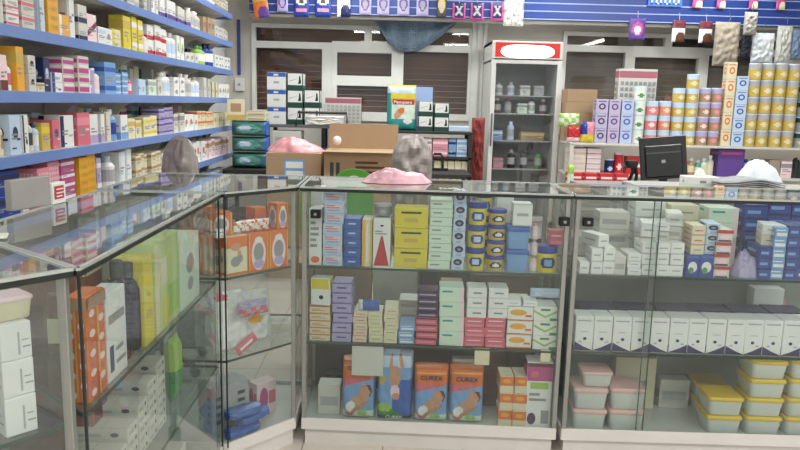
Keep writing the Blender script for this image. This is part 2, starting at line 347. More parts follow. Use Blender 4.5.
# ---- blue fascia over the back counter
FY = 7.68
b = MB(); BLUE = mat((.12, .22, .50), .35, noise_amt=.08, scale=1)
zf = sz(12, sx(240, FY, 2.2), FY)
x0 = -1.47
b.box(x0, FY, zf, RW-.05, FY+.04, zf+.38, BLUE, c=.003)
for xx in (x0+.1, 1.3, 3.2, 5.2): b.box(xx, FY+.01, zf+.38, xx+.02, FY+.03, CEIL, mat('silver', .4))
WH = mat((.58, .64, .80), .35)
for k, z in enumerate((zf+.005, zf+.085, zf+.165, zf+.25)): b.box(x0, FY-.004, z, RW-.05, FY, z+.010, WH, c=0)
b.box(x0, FY+.04, zf-.035, RW-.05, FY+.10, zf+.1, mat((.72, .70, .66), .6), c=.003)
o = struct(b.build('trim_2')); o['label'] = 'blue fascia with thin white lines across the back counter'
# ---- ceiling lights
def tube_light(x, y, z, rz, label, watts):
    r = empty('ceiling_light', (x, y, z), rz); tag(r, label, 'ceiling light', 'fluorescent ceiling battens')
    b = MB(); b.box(-.62, -.05, 0, .62, .05, .05, mat('white', .4)); b.build('housing', r)
    b = MB(); b.tube([(-.6, 0, -.02), (.6, 0, -.02)], .014, mat((1, 1, .97), .5, emit=14)); b.build('tube', r)
    ld = bpy.data.lights.new('fluorescent_light', 'AREA'); ld.shape = 'RECTANGLE'; ld.size = 1.2; ld.size_y = .1; ld.energy = watts; ld.color = (.97, 1, .98)
    l = bpy.data.objects.new('fluorescent_light', ld); C.objects.link(l); l.parent = r; l.location = (0, 0, -.045)
lab = 'white fluorescent ceiling tube light, some mirrored in the back windows, rearmost added as fill'
for y in (2.1, .85, -.4, -1.65, -2.9): tube_light(4.6, y, CEIL-.051, math.pi/2, lab, LIGHT_W)
for (x, y, rz) in ((-.2, .6, 0), (1.9, .6, 0), (-.2, -2.2, 0), (1.9, -2.2, 0), (.2, 4.3, 0), (2.6, 4.3, 0), (-.3, 5.8, 0), (2.6, 5.8, 0), (-.4, 7.2, 0), (1.4, 7.2, 0), (3.2, 7.2, 0)): tube_light(x, y, CEIL-.051, rz, lab, LIGHT_W*(.5 if y > 7 else .9))  # rearmost row is unseen, added to brighten the back wall

# ================================================================== GLASS DISPLAY CASES
ZD, ZS2, ZS1, ZT = .098, .437, .753, 1.07
def inset(poly, d):
    n = len(poly); out = []
    for i in range(n):
        p0, p1, p2 = Vector(poly[i-1]), Vector(poly[i]), Vector(poly[(i+1) % n])
        a = (p1-p0).normalized(); c = (p2-p1).normalized(); n1 = Vector((-a.y, a.x)); n2 = Vector((-c.y, c.x))
        k = (n1+n2); k = k/(k.dot(n1)); out.append(p1+k*d)
    return out
def case(label, poly, back, split=None, solid=None, bare=()):
    n = len(poly); root = empty('display_case', (*[sum(p[i] for p in poly)/n for i in (0, 1)], 0)); tag(root, label, 'display case')
    off = Vector((root.location.x, root.location.y))
    P = [Vector(p)-off for p in poly]
    b = MB(); b.prism(inset(P, .012), 0, ZD-.014, mat((.82, .80, .78), .35, noise_amt=.05, scale=6)); b.build('plinth', root)
    b = MB(); b.prism(P, ZD-.014, ZD, mat((.74, .75, .73), .3)); b.build('deck', root)
    for z in (ZS1, ZS2):
        ins = inset(P, .012); b = MB(); b.prism(ins, z-.006, z, GLASS)
        for i in range(n):
            a, c = ins[i], ins[(i+1) % n]; m = (a+c)/2; L = (c-a).length; ang = math.atan2(c.y-a.y, c.x-a.x)
            b.box(-L/2, -.0012, -.0075, L/2, .0012, .0012, EDGE, c=0, M=Matrix.Translation((m.x, m.y, z)) @ Matrix.Rotation(ang, 4, 'Z'))
        b.build('glass_shelf', root)
    b = MB(); top = inset(P, -.008); b.prism(top, ZT-.007, ZT, TOPGLASS); t = b.build('glass_top', root)
    b = MB()
    for i in range(n):
        a, c = inset(P, -.006)[i], inset(P, -.006)[(i+1) % n]; m = (a+c)/2; L = (c-a).length; ang = math.atan2(c.y-a.y, c.x-a.x)
        M = Matrix.Translation((m.x, m.y, ZT)) @ Matrix.Rotation(ang, 4, 'Z')
        b.box(-L/2, -.004, -.004, L/2, .006, .002, mat((.70, .72, .70), .25, .3), c=0, M=M); b.box(-L/2, -.003, -.016, L/2, .006, -.004, mat((.10, .12, .11), .4), c=0, M=M)
    b.build('top_edge', t)
    b = MB(); rail = mat((.84, .82, .80), .35, noise_amt=.04, scale=6)
    for i in range(n):
        a, c = P[i], P[(i+1) % n]; m = (a+c)/2; L = (c-a).length; ang = math.atan2(c.y-a.y, c.x-a.x)
        b.box(-L/2, -.002, ZD-.03, L/2, .004, ZD+.018, rail, c=0, M=Matrix.Translation((m.x, m.y, 0)) @ Matrix.Rotation(ang, 4, 'Z'))
    b.build('base_rail', root)
    ins = inset(P, .0045)
    for i in range(n):
        a, c = ins[i], ins[(i+1) % n]; m = (a+c)/2; L = (c-a).length; ang = math.atan2(c.y-a.y, c.x-a.x)
        M = Matrix.Translation((m.x, m.y, 0)) @ Matrix.Rotation(ang, 4, 'Z')
        if split and i == 0:
            xm = -L/2+L*split
            for k in (0, 1):
                b = MB(); xa, xb = (-L/2+.012, xm+.012) if k == 0 else (xm-.012, L/2-.012); y = 0 if k == 0 else .007
                b.box(xa, y, ZD, xb, y+.004, ZT-.017, GLASS, c=0, M=M)
                for xe in (xa, xb): b.box(xe-.0015, y-.0005, ZD, xe+.0015, y+.0045, ZT-.017, EDGE, c=0, M=M)
                b.build('glass_pane', root)
        elif i in back:
            b = MB(); b.box(-L/2+.012, 0, ZD, L/2-.012, .004, ZT-.017, GLASS, c=0, M=M); b.build('back_panel', root)
            if solid: b = MB(); b.box(-L/2+.012, .005, ZD, L/2-.012, .012, solid[0], solid[1], c=0, M=M); b.build('added_backing', root)  # opaque backing added to keep the view through the lower case murky
        else:
            b = MB(); b.box(-L/2+.012, 0, ZD, L/2-.012, .004, ZT-.017, GLASS, c=0, M=M)
            b.build('glass_pane', root)
        v = P[i]; pi = inset(P, .008)[i]
        if i in bare:
            b = MB(); b.box(v.x-.003, v.y-.003, ZD, v.x+.003, v.y+.003, ZT-.016, mat((.10, .15, .13), .3)); b.build('glass_joint', root); continue
        b = MB(); b.box(pi.x-.009, pi.y-.009, ZD, pi.x+.009, pi.y+.009, ZT-.016, ALU); b.build('corner_post', root)
    return root
CY = lambda px, z=ZT: 2.79-.06*(sx(px, 2.76, z)+.35)
mid = case('middle glass display case holding yellow tubs and diaper packs', [(-.335, 2.79), (.70, 2.73), (.70, 3.13), (-.335, 3.19)], {2}, solid=(ZS2-.02, mat((.30, .27, .26), .5, noise_amt=.2, scale=3)))
right = case('right glass display case holding white cartons and lidded food tubs', [(.724, 2.73), (2.05, 2.69), (2.05, 3.10), (.724, 3.13)], {2}, split=.235, solid=(ZS1-.02, mat((.50, .53, .51), .5, noise_amt=.15, scale=2)))
corner = case('angled corner glass case holding orange baby product boxes', [(-1.03, 2.575), (-.585, 2.555), (-.362, 2.795), (-.362, 3.19), (-1.03, 3.19)], {3, 4}, bare=(0, 1))
left1 = case('long left glass case with orange patterned box and lime bag inside', [(-.60, 1.375), (-.60, 2.53), (-1.015, 2.53), (-1.015, 1.72)], {2}, bare=(0, 1))
left2 = case('nearest left glass case with three stacked white cartons inside', [(-1.124, .746), (-.614, 1.362), (-1.012, 1.695), (-1.524, 1.079)], {2})
# ================================================================== SMALL GOODS BUILDERS
def tin_mesh(r, h, c1, c2, c3):
    k = ('tin', round(r, 3), round(h, 3), c1, c2, c3)
    if k not in MESHES:
        b = MB(); A, B_, D = mat(c1, .3), mat(c2, .35), mat(c3, .35)
        def mf(a, z):
            t = z/h; da = a-1.5*math.pi
            if t < .03 or t > .97: return mat('silver', .3, .6)
            if (da/.5)**2+((t-.38)/.16)**2 < 1: return D
            return B_ if t < .62 else A
        zs = [0, .02, .2, .3, .4, .5, .62, .8, .97, .985]
        b.lathe([(r*.97, 0)]+[(r, h*z) for z in zs[1:]]+[(r*.97, h*.99)], A, 20, mfun=mf, cap=True)
        b.raw([(r*.97*math.cos(2*math.pi*j/20), r*.97*math.sin(2*math.pi*j/20), h*.985) for j in range(20)], [tuple(range(20))], mat('silver', .3, .6))
        l = MB(); l.lathe([(r*1.01, h*.93), (r*1.01, h*.995), (r*.9, h)], mat('paleblue', .4), 20)
        MESHES[k] = (b.mesh('tin'), l.mesh('lid'))
    return MESHES[k]
def bottle_mesh(r, h, body, cap, lab):
    k = ('bot', round(r, 3), round(h, 3), body, cap, lab)
    if k not in MESHES:
        b = MB(); A, L = mat(body, .3), mat(lab, .5)
        b.lathe([(r*.9, 0), (r, h*.03), (r, h*.2), (r, h*.58), (r, h*.68), (r*.75, h*.77), (r*.42, h*.82), (r*.42, h*.86)], A, 16, mfun=lambda a, z: L if h*.15 < z < h*.6 and abs(a-1.5*math.pi) < 1.9 else A)
        c = MB(); c.lathe([(r*.5, h*.83), (r*.52, h*.98), (r*.45, h)], mat(cap, .4), 16)
        MESHES[k] = (b.mesh('bottle'), c.mesh('cap'))
    return MESHES[k]
def tub_mesh(r, h, body, lid, lab, lab2):
    k = ('tub', round(r, 3), round(h, 3), body, lid, lab, lab2)
    if k not in MESHES:
        b = MB(); A, L, L2 = mat(body, .35), mat(lab, .4), mat(lab2, .4)
        def mf(a, z):
            t = z/h; da = a-1.5*math.pi; q = (da/.75)**2+((t-.38)/.22)**2
            return L2 if q < .3 else (L if q < 1 else A)
        b.lathe([(r*.9, 0)]+[(r*(.92+.06*i/9), h*.74*i/9+.001) for i in range(10)], A, 32, mfun=mf)
        l = MB(); l.lathe([(r*.97, h*.73), (r*1.03, h*.76), (r*1.03, h*.97), (r*.97, h)], mat(lid, .4), 32)
        MESHES[k] = (b.mesh('tub'), l.mesh('lid'))
    return MESHES[k]
def two(name, child, pair, loc, rz, label, cat, group=None):
    o = tag(inst(name, pair[0], None, loc, rz), label, cat, group); inst(child, pair[1], o); return o
def sheet(name, w, h, t, mf, nu=24, nv=32, e=6, rnd=0, wr=0, seed=0):
    """a filled packet standing in XZ, front towards -Y, bottom at z=0"""
    b = MB(); key = {}
    r = Vector((seed*3.1, seed*1.7, 0))
    for sd in (-1, 1):
        g = []
        for j in range(nv+1):
            row = []
            for i in range(nu+1):
                u, v = i/nu, j/nv; q = (1-abs(2*u-1)**e)*(1-abs(2*v-1)**e); q = max(0, q)**.5
                y = sd*t/2*q; 
                if wr: y += sd*wr*q*noise.noise(Vector((u*6, v*8, sd))+r)
                kx = 1-.5*(max(0, v-1+rnd)/rnd)**3 if rnd else 1
                row.append(((u-.5)*w*kx, y, v*h*(1-.08*rnd*(2*u-1)**2)))
            g.append(row)
        for j in range(nv):
            for i in range(nu):
                q = [g[j][i], g[j][i+1], g[j+1][i+1], g[j+1][i]]
                if sd == 1: q = q[::-1]
                b.face(q, mf((i+.5)/nu, (j+.5)/nv, sd), True)
    return b
def crumple(w, d, h, m, seed=1, n=26, amp=.25, M=None, m2=None):
    b = MB(); g = []
    for j in range(n+1):
        row = []
        for i in range(n+1):
            u, v = 2*i/n-1, 2*j/n-1; a, c = u*math.sqrt(1-v*v/2), v*math.sqrt(1-u*u/2)
            rr = min(1, math.hypot(a, c)); p = Vector((a*2.2+seed*5, c*2.2, seed))
            z = h*((1-rr**3)*(.82+amp*.9*noise.noise(p*.6))+.10*(.3+amp)*(1-abs(noise.noise(p*2.2))*4)*(1-rr**4)); k = 1+.14*noise.noise(Vector((a*3, c*3, seed+9)))
            row.append((a*w/2*k, c*d/2*k, max(z, 0.0)+.001))
        g.append(row)
    vs = [p for r in g for p in r]; N = n+1
    fs = [(j*N+i, j*N+i+1, (j+1)*N+i+1, (j+1)*N+i) for j in range(n) for i in range(n)]
    b.raw(vs, fs, m, True)
    rim = [j for j in range(N)]+[k*N+n for k in range(1, N)]+[n*N+i for i in range(n-1, -1, -1)]+[k*N for k in range(n-1, 0, -1)]
    b.raw([(vs[i][0], vs[i][1], 0) for i in rim], [tuple(range(len(rim)))[::-1]], m)
    b.raw([vs[i] for i in rim]+[(vs[i][0], vs[i][1], 0) for i in rim], [(i+len(rim), (i+1) % len(rim)+len(rim), (i+1) % len(rim), i) for i in range(len(rim))], m)
    return b

# ================================================================== MIDDLE CASE GOODS
SL = math.atan2(-.06, 1.01)
def fy(x): return (2.79-.0594*(x+.335)) if x < .712 else (2.73-.0296*(x-.724))
def stack(px0, px1, ytop, n, sty, desc, where, z=ZS1, d=.11, dy=0, name=None, rows=1, jit=.003, group=None, shrink=.97):
    X0 = sx(px0, fy(.2)+.03+dy, z); X1 = sx(px1, fy(.2)+.03+dy, z); xc = (X0+X1)/2; Y = fy(xc)+.03+dy
    X0 = sx(px0, Y, z+.1); X1 = sx(px1, Y, z+.1); xc = (X0+X1)/2
    zt = sz(ytop, xc, Y); wd = (X1-X0)*shrink
    lo, hi = (-.318, .684) if 'middle case' in where else (.742, 2.03)
    if xc-wd/2 < lo: xc = lo+wd/2
    if xc+wd/2 > hi: xc = hi-wd/2
    h = (zt-z)/n; zz = z
    for i in range(n):
        p = POS(i, n); lab = desc+(', '+p+', ' if p else ', ')+where
        carton(wd, d, h*.985, sty, (xc+R.uniform(-jit, jit), Y+R.uniform(0, jit*2), zz+.0004), SL+(R.uniform(-.03, .03) if jit else 0), lab, name or ('middle_case_carton' if 'middle case' in where else 'medicine_carton'), group or desc+' '+where); zz += h  # the same medicine cartons, named apart by the case they stand in
U1, U2, U3 = 'upper shelf of middle case', 'middle shelf of middle case', 'bottom of middle case'
stack(309, 322, 208, 1, 'orangeend', 'tall white carton with orange foot', U1)
stack(310, 321, 187, 1, 'text', 'plain pale carton behind the black clamp', U1, dy=.13, jit=0)
stack(323, 343, 192, 7, 'pinkblue', 'pale blue and pink carton', U1)
stack(344, 361, 219, 5, 'blue', 'mid blue carton', U1)
stack(362, 372.5, 219, 1, 'yellowcol', 'white carton with amber stripes', U1)
stack(373, 391, 218, 1, 'redtri', 'white carton with red triangle', U1)
stack(393, 427.5, 208, 3, 'yellow', 'wide yellow carton', U1)
stack(428.5, 451.5, 200, 8, 'whitelong', 'pale green white carton', U1)
stack(452.5, 465, 192, 6, 'eye', 'pale carton with navy oval', U1)
stack(495, 512, 194, 1, 'whitecart', 'plain white carton behind blue lidded tubs', U1, dy=.14, jit=0)
def tubs(px0, px1, ytops, zb, body, lid, lab, lab2, desc, where, dy=0, zbase=None, name='plastic_tub', rdy=None):
    Y = fy(sx((px0+px1)/2, 2.8, zb)); X0 = sx(px0, Y+.05+dy, zb); X1 = sx(px1, Y+.05+dy, zb); r = (X1-X0)/2*.97; yc = Y+.03+dy+r; xc = min((X0+X1)/2, .68-r)
    zt = sz(ytops, xc, yc-r*.5) if isinstance(ytops, (int, float)) else None
    n = desc[0]; h = (zt-zb)/n
    for i in range(n):
        p = POS(i, n); two(name, 'lid', tub_mesh(r/1.03, h*.985, body, lid, lab, lab2), (xc+R.uniform(-.002, .002), yc, zb+i*h+.0004), R.uniform(-.15, .15), desc[1]+(', '+p+', ' if p else ', ')+where, 'tub', desc[1]+' '+where)
tubs(466, 485.5, 202, ZS1, 'yellow', 'royal', 'royal', 'paleblue', (3, 'yellow tub with blue lid'), U1)
tubs(486, 505, 209, ZS1, 'gold', 'royal', 'navy', 'white', (4, 'smaller gold tub with blue lid'), U1)
tubs(472, 490, 191, ZS1, 'yellow', 'royal', 'royal', 'paleblue', (3, 'rear yellow tub with blue lid'), U1, dy=.13)
# oblong blue tubs
def oblong(w, d, h, body, lid, loc, rz, label, name='plastic_tub', group=None, cat='tub', taper=.86, clear=False):
    k = ('obl', round(w, 3), round(d, 3), round(h, 3), body, lid, clear)
    if k not in MESHES:
        mb = mat(body, .3); a, c = w/2, d/2; r = min(a, c)*.22
        b = MB(); b.loft([rrect(a*taper*.97, c*taper*.97, r, 0), rrect(a*taper, c*taper, r, h*.04), rrect(a*.95, c*.95, r, h*.8)], mb)
        l = MB(); l.loft([rrect(a*.98, c*.98, r, h*.79), rrect(a, c, r, h*.82), rrect(a, c, r, h*.95), rrect(a*.94, c*.94, r, h)], mat(lid, .35))
        l.loft([rrect(a*.8, c*.8, r, h), rrect(a*.78, c*.78, r, h*1.01)], mat(lid, .35))
        MESHES[k] = (b.mesh('tub'), l.mesh('lid'))
    o = tag(inst(name, MESHES[k][0], None, loc, rz), label, cat, group); inst('lid', MESHES[k][1], o); return o
def obl_stack(px0, px1, ytop, n, body, lid, desc, where, z, d, dy=0, **kw):
    Y = fy(sx(px0, 2.8, z))+.025+dy; X0 = sx(px0, Y, z+.05); X1 = sx(px1, Y, z+.05); xc = (X0+X1)/2; zt = sz(ytop, xc, Y); h = (zt-z)/n
    for i in range(n):
        p = POS(i, n); oblong((X1-X0)*.98, d, h*.985/1.01, body, lid, (xc, Y+d/2, z+i*h+.0005), SL, desc+(', '+p+', ' if p else ', ')+where, group=desc+' '+where, **kw)
obl_stack(506, 530, 227, 2, 'sky', 'blue', 'sky blue plastic tub', U1, ZS1, .10)
zt = sz(227, sx(518, 2.8, 1), fy(.5)+.025)
xw = sx(521, 2.8, .95); carton(.075, .08, sz(203, xw, 2.79)-zt-.002, 'whitecart', (xw, fy(.5)+.032, zt+.001), SL, 'plain white carton standing on the sky blue tubs', 'medicine_carton')
xb = sx(534, 2.8, .85)
for i in range(3): two('small_bottle', 'cap', bottle_mesh(.015, .064, 'offwhite', 'pink', 'palepink'), (xb, 2.80, ZS1+.0004+i*.0645), 0, 'small white bottle with pink cap, '+POS(i, 3)+' of three beside big yellow tub', 'bottle', 'pink capped bottles')
tubs(537.5, 559.5, 246, ZS1, 'yellow', 'royal', 'navy', 'sky', (1, 'big yellow tub with blue lid near the right post'), U1)
xk = sx(555, 2.82, .9); carton(.055, .05, .06, 'redbox', (xk, 2.795, sz(246, xk, 2.80)+.003), SL, 'small pink carton sitting on the big yellow tub lid', 'medicine_carton')
# grey jar over the red triangle box
xj = sx(383, 2.85, 1); two('grey_jar', 'lid', tub_mesh(.034, .045, 'grey', 'silver', 'grey', 'silver'), (xj, 2.855, sz(217, xj, 2.80)+.001), 0, 'grey jar sitting on top of the red triangle carton', 'jar')
# second shelf
stack(309.5, 331, 306, 5, 'creamorange', 'cream carton with orange edge', U2, z=ZS2)
xx = sx(320, 2.8, .6); zt = sz(306, xx, fy(0)+.03)
carton(.078, .06, sz(279, xx, 2.80)-zt, ('white', [(rc(.05, .6, .95, .98), 'yellow'), (ell(.55, .3, .12, .08), 'black')]), (xx, 2.808, zt+.001), SL-.1, 'white box with yellow top on the cream orange cartons', 'medicine_carton')
stack(332, 352, 283, 6, 'purplebox', 'lilac purple carton', U2, z=ZS2)
stack(353, 367.5, 311, 5, 'creamred', 'small cream carton with rose band', U2, z=ZS2)
stack(368.5, 383, 312, 4, 'creamgreen', 'small cream carton with lime band', U2, z=ZS2)
stack(384, 398, 308, 5, 'creamplain', 'small cream carton with grey band', U2, z=ZS2)
stack(399, 415, 325, 3, 'bluewhite', 'white and sky blue carton', U2, z=ZS2)
stack(416, 437.5, 318, 4, 'pinkthin', 'thin rose carton', U2, z=ZS2)
xx = sx(427, 2.8, .55); zt = sz(318, xx, fy(.1)+.03); hh = (sz(291, xx, fy(.1)+.03)-zt)/4
for i in range(4): carton(.082, .10, hh*.97, 'plumthin', (xx, fy(xx)+.035, zt+.001+i*hh), SL, 'thin plum carton, '+POS(i, 4)+' of four resting on the thin rose cartons', 'medicine_carton', 'plum cartons')
stack(439, 464, 288, 4, 'whitegreenred', 'tall pale green carton', U2, z=ZS2)
for a, q in ((464.5, 'left'), (485.5, 'right')):
    stack(a, a+20.5, 318, 3, 'redbox', q+' column red pink carton', U2, z=ZS2)
    xx = sx(a+10.5, 2.8, .5); zt = sz(318, xx, fy(.3)+.03); hh = (sz(288, xx, fy(.3)+.03)-zt)/3
    for i in range(3): carton(.077, .10, hh*.97, 'whitemark', (xx, fy(xx)+.033, zt+.001+i*hh), SL, q+' column white carton, '+POS(i, 3)+' of three resting on red pink cartons', 'medicine_carton', 'white cartons over the red ones')
stack(507, 533, 307, 3, 'whiteorange', 'white carton with orange oval', U2, z=ZS2)
stack(534, 558, 307, 3, 'whitegreen', 'white carton with green swoosh', U2, z=ZS2)
xx = sx(520, 2.8, .6); zt = sz(307, xx, fy(.5)+.03)
for k, (p, q) in enumerate(((512, 'left'), (528, 'right'))):
    X = sx(p, 2.8, .55); carton(.056, .08, .024, 'whitecart', (X, fy(X)+.036, zt+.0015), SL, 'flat white carton, '+q+' of two on the orange and green cartons', 'medicine_carton')
b = sheet('p', .125, .04, .035, lambda u, v, s: mat('paleblue', .2), 14, 10, 3, wr=.006)
X = sx(545, 2.82, .6); o = b.build('plastic_packet', None, (X, 2.82, zt+.027), SL); tag(o, 'pale wrapped plastic packet lying above the green swoosh cartons', 'packet')
b = sheet('p', .085, .045, .03, lambda u, v, s: mat('blue', .3) if u > .22 else mat('white', .4), 14, 10, 3, wr=.004)
X = sx(369, 2.82, .6); o = b.build('plastic_packet', None, (X, 2.815, sz(311, X, 2.81)+.001), SL); tag(o, 'blue packet with white end lying on small cream cartons', 'packet')
two('dark_bottle', 'cap', bottle_mesh(.028, .12, 'navy', 'black', 'blue'), (sx(381, 2.97, .6), 2.97, ZS2+.0004), 0, 'navy blue bottle standing behind the small cream cartons', 'bottle')
# taller goods at the back of the middle shelf
stack(399, 418, 300, 3, 'greycart', 'grey white carton at the back', U2, z=ZS2, dy=.18, jit=0)
stack(505, 530, 300, 2, 'beige', 'beige carton at the back', U2, z=ZS2, dy=.18, jit=0)
stack(440, 462, 283, 1, 'tan', 'dull tan box at the back', U2, z=ZS2, dy=.2, jit=0)
# rear rows on the upper shelf
stack(395, 425, 222, 2, 'greycart', 'grey white carton behind the yellow ones', U1, dy=.16, jit=0)
# diaper packs
SKIN, HAIR = 'skin', 'brown'
def inel(u, v, cu, cv, ru, rv, a=0):
    x, y = u-cu, v-cv; x, y = x*math.cos(a)+y*math.sin(a), -x*math.sin(a)+y*math.cos(a); return (x/ru)**2+(y/rv)**2 < 1
def art_lying(u, v, s):
    if s > 0: return mat('orange', .35)
    c = None
    if v < .16: c = 'palegreen' if not (inel(u, v, .62, .12, .16, .05)) else 'lime'
    elif v > .52+.16*u+.03: c = 'orange' if v > .70 else 'rose'
    else: c = 'sky'
    if v < .19 and inel(u, v, .25, .12, .13, .06): c = 'rose'
    if inel(u, v, .78, .50, .13, .11): c = HAIR
    if inel(u, v, .68, .50, .13, .11): c = SKIN
    if inel(u, v, .48, .32, .42, .10, .42): c = SKIN
    if inel(u, v, .28, .22, .15, .09, .2): c = 'white'
    if inel(u, v, .55, .22, .3, .045, .35): c = 'tan'
    if .90 < v < .93: c = 'amber'
    return mat(c, .35)
def art_run(u, v, s):
    if s > 0: return mat('sky', .35)
    c = 'sky' if v < .8 else 'paleblue'
    if v < .62 and u > .45: c = 'blue'
    if v < .30-.28*u: c = 'green'
    if inel(u, v, .22, .2, .2, .07): c = 'lime'
    if v < .09: c = 'darkgreen'
    if inel(u, v, .5, .66, .16, .17): c = SKIN
    if inel(u, v, .40, .86, .05, .12, -.2) or inel(u, v, .68, .88, .05, .12, .3): c = 'skin'
    if inel(u, v, .52, .44, .13, .1): c = 'palepink'
    if inel(u, v, .55, .37, .1, .06): c = SKIN
    if inel(u, v, .15, .62, .1, .08) : c = 'gold'
    return mat(c, .35)
def diaper(px0, px1, ytop, art, label, text=None, tpos=.8, tcol='navy', dy=0.01, thick=.11, tsz=.024):
    Y = fy(sx(px0, 2.8, .2))+.03+dy; X0, X1 = sx(px0, Y, .25), sx(px1, Y, .25); xc = (X0+X1)/2; hgt = sz(ytop, xc, Y)-ZD; W = (X1-X0)*.98
    b = sheet('d', W, hgt, thick, art, 36, 50, 12, wr=.003, seed=px0)
    o = tag(b.build('diaper_pack', None, (xc, Y+thick/2, ZD+.0005), SL), label, 'pack of diapers')
    if text:
        t = MB(); M = Matrix.Translation((0, -thick/2-.003, hgt*tpos)) @ Matrix.Rotation(math.pi/2, 4, 'X')
        text_geo(t, text, mat('white', .4), .0015, -.0015, tsz, M, True, .8)
        M = Matrix.Translation((0, -thick/2-.004, hgt*tpos)) @ Matrix.Rotation(math.pi/2, 4, 'X'); text_geo(t, text, mat(tcol, .4), 0, 0, tsz, M, True, .8) if False else None
        b2 = t.build('brand_lettering', o)
    return o
def lettering(o, s, w, x, z, y, size, col):
    t = MB(); M = Matrix.Translation((x, y, z)) @ Matrix.Rotation(math.pi/2, 4, 'X'); text_geo(t, s, mat(col, .4), 0, 0, size, M, True, w); return t.build('printed_lettering', o)
dp = diaper(342, 376, 361, art_lying, 'leftmost orange diaper pack showing a lying baby, behind paper note')
lettering(dp, 'CUREX', .09, 0, .225, -.061, .026, 'navy')
dp = diaper(377, 413.5, 354, art_run, 'blue diaper pack showing a jumping baby over green grass')
lettering(dp, 'CUREX', .07, 0, .018, -.060, .02, 'white')
for a, q in ((414.5, 'left'), (450, 'right')):
    dp = diaper(a, a+35, 369, art_lying, 'orange diaper pack with baby picture, '+q+' one of the right pair')
    lettering(dp, 'CUREX', .092, 0, .195, -.061, .027, 'navy')
for a, q in ((499, 'left'), (513.5, 'right')):
    stack(a, a+14, 377, 3, 'orangecream', q+' column orange and cream carton', U3, z=ZD)
stack(529, 555, 362, 1, ('white', [(rc(0, .72, 1, .93), 'magenta'), (ell(.3, .82, .16, .05), 'rose'), (rc(0, .93, 1, 1), 'maroon'), (rc(.15, .6, .85, .7), 'lime'), (ell(.25, .15, .17, .09), 'plum'), (rc(.62, .08, .92, .28), 'grey')]+lines('grey', .4, .56, 2)), 'tall white box with magenta top', U3, z=ZD, d=.09)
stack(318, 341, 385, 1, 'greycart', 'plain pale box left of the diaper packs', U3, z=ZD, d=.08, dy=.05)
X = sx(333, 2.98, .2); two('dark_jar', 'lid', tub_mesh(.035, .14, 'brown', 'black', 'maroon', 'brown'), (X, 2.99, ZD+.0005), 0, 'dark brown jar standing behind the plain pale box', 'jar')
stack(480, 505, 352, 1, ('brown', lines('maroon', .3, .8, 3)), 'dark brown box at the back', U3, z=ZD, d=.1, dy=.2)
stack(452, 478, 362, 1, 'greycart', 'grey box behind right diaper pack', U3, z=ZD, d=.08, dy=.24)
stack(380, 412, 352, 1, ('darkgreen', []), 'dark green box behind the blue diaper pack', U3, z=ZD, d=.08, dy=.24)
# paper notes fixed inside the glass
def note(px0, py0, px1, py1, label, dy=.012):
    Y = fy(sx(px0, 2.78, .4))+dy; a, c = at(px0, py0, Y=Y), at(px1, py1, Y=Y)
    b = MB(); b.box(-(c.x-a.x)/2, 0, 0, (c.x-a.x)/2, .0008, a.z-c.z, mat('cream', .8) if px0 > 460 else mat((.80, .79, .76), .8), c=.0001); tag(b.build('paper_note', None, ((a.x+c.x)/2, Y, c.z), SL), label, 'note')
note(352, 346, 383, 376, 'large blank paper note taped inside glass over left diaper pack')
note(475, 348, 489, 365, 'small blank paper note taped above the rightmost diaper pack')
note(541, 350, 550, 362, 'smallest paper note taped above the magenta topped box')
# black door clamps
def clamp(px, py, label, Y=None):
    p = at(px, py, Y=Y or 2.79-.06*.0); X = p.x; Yf = (Y or fy(X))-.012
    b = MB(); b.box(-.02, -.006, -.017, .02, .022, .017, mat('black', .35), c=.003); b.lathe([(.006, .0), (.006, .008)], mat('silver', .3, .8), 12, M=Matrix.Translation((0, -.006, 0)) @ Matrix.Rotation(math.pi/2, 4, 'X'))
    tag(b.build('glass_clamp', None, (X, Yf, at(px, py, Y=Yf).z), SL), label, 'clamp')
clamp(316, 214, 'black glass clamp at top left of the middle case')
clamp(560, 221.5, 'black glass clamp at top right of the middle case')
clamp(583, 222, 'black glass clamp at top left of the right case')

# ================================================================== RIGHT CASE GOODS
V1, V2, V3 = 'upper shelf of right case', 'middle shelf of right case', 'bottom of right case'
def col(px0, w, ys, sty, desc, z=ZS1, where=V1, d=.12, dy=0, jit=.003):
    stack(px0, px0+w, ys[0], ys[1], sty, desc, where, z=z, d=d, dy=dy, jit=jit)
stack(581, 591, 262, 1, 'whitecart', 'lone low white carton by the left post', V1, d=.1)
col(592, 11.5, (249, 2), 'whitecart', 'pale white carton in first heap column')
col(604, 11.5, (248, 2), 'whitecart', 'pale white carton in second heap column')
col(616, 11.5, (256, 1), 'greycart', 'single low grey white carton')
xx = sx(602, 2.82, .9)
carton(.05, .11, .05, 'whitecart', (xx, 2.79, sz(249, xx, 2.77)+.002), SL+.45, 'white carton with blue end lying on the heap', 'medicine_carton')
carton(.0505, .004, .0505, 'bluestrip', (xx, 2.786, sz(249, xx, 2.77)+.0018), SL+.45, 'blue card panel resting against the heap carton', 'card') if False else None
for k, p in enumerate((629, 643.5, 657.5, 671.5)):
    nm = ('first', 'second', 'third', 'fourth')[k]
    col(p, 13.6, ((254 if k == 0 else 243), 3), 'whitecart', 'white carton in the '+nm+' tall column')
for k, (p, y0, y1) in enumerate(((634, 222, 254), (648, 222, 243), (662, 214, 243))):
    X = sx(p+7, 2.86, 1); z0 = sz(y1, X, 2.76)+.002; z1 = sz(y0, X, 2.80)
    for i in range(2): carton(.06, .13, (z1-z0)/2-.002, 'whitecart' if i else 'greycart', (X+.012, 2.785+.02*k, z0+i*(z1-z0)/2), SL-.22, ('upper' if i else 'lower')+' turned white carton on the '+('first', 'second', 'third')[k]+' tall column', 'medicine_carton')
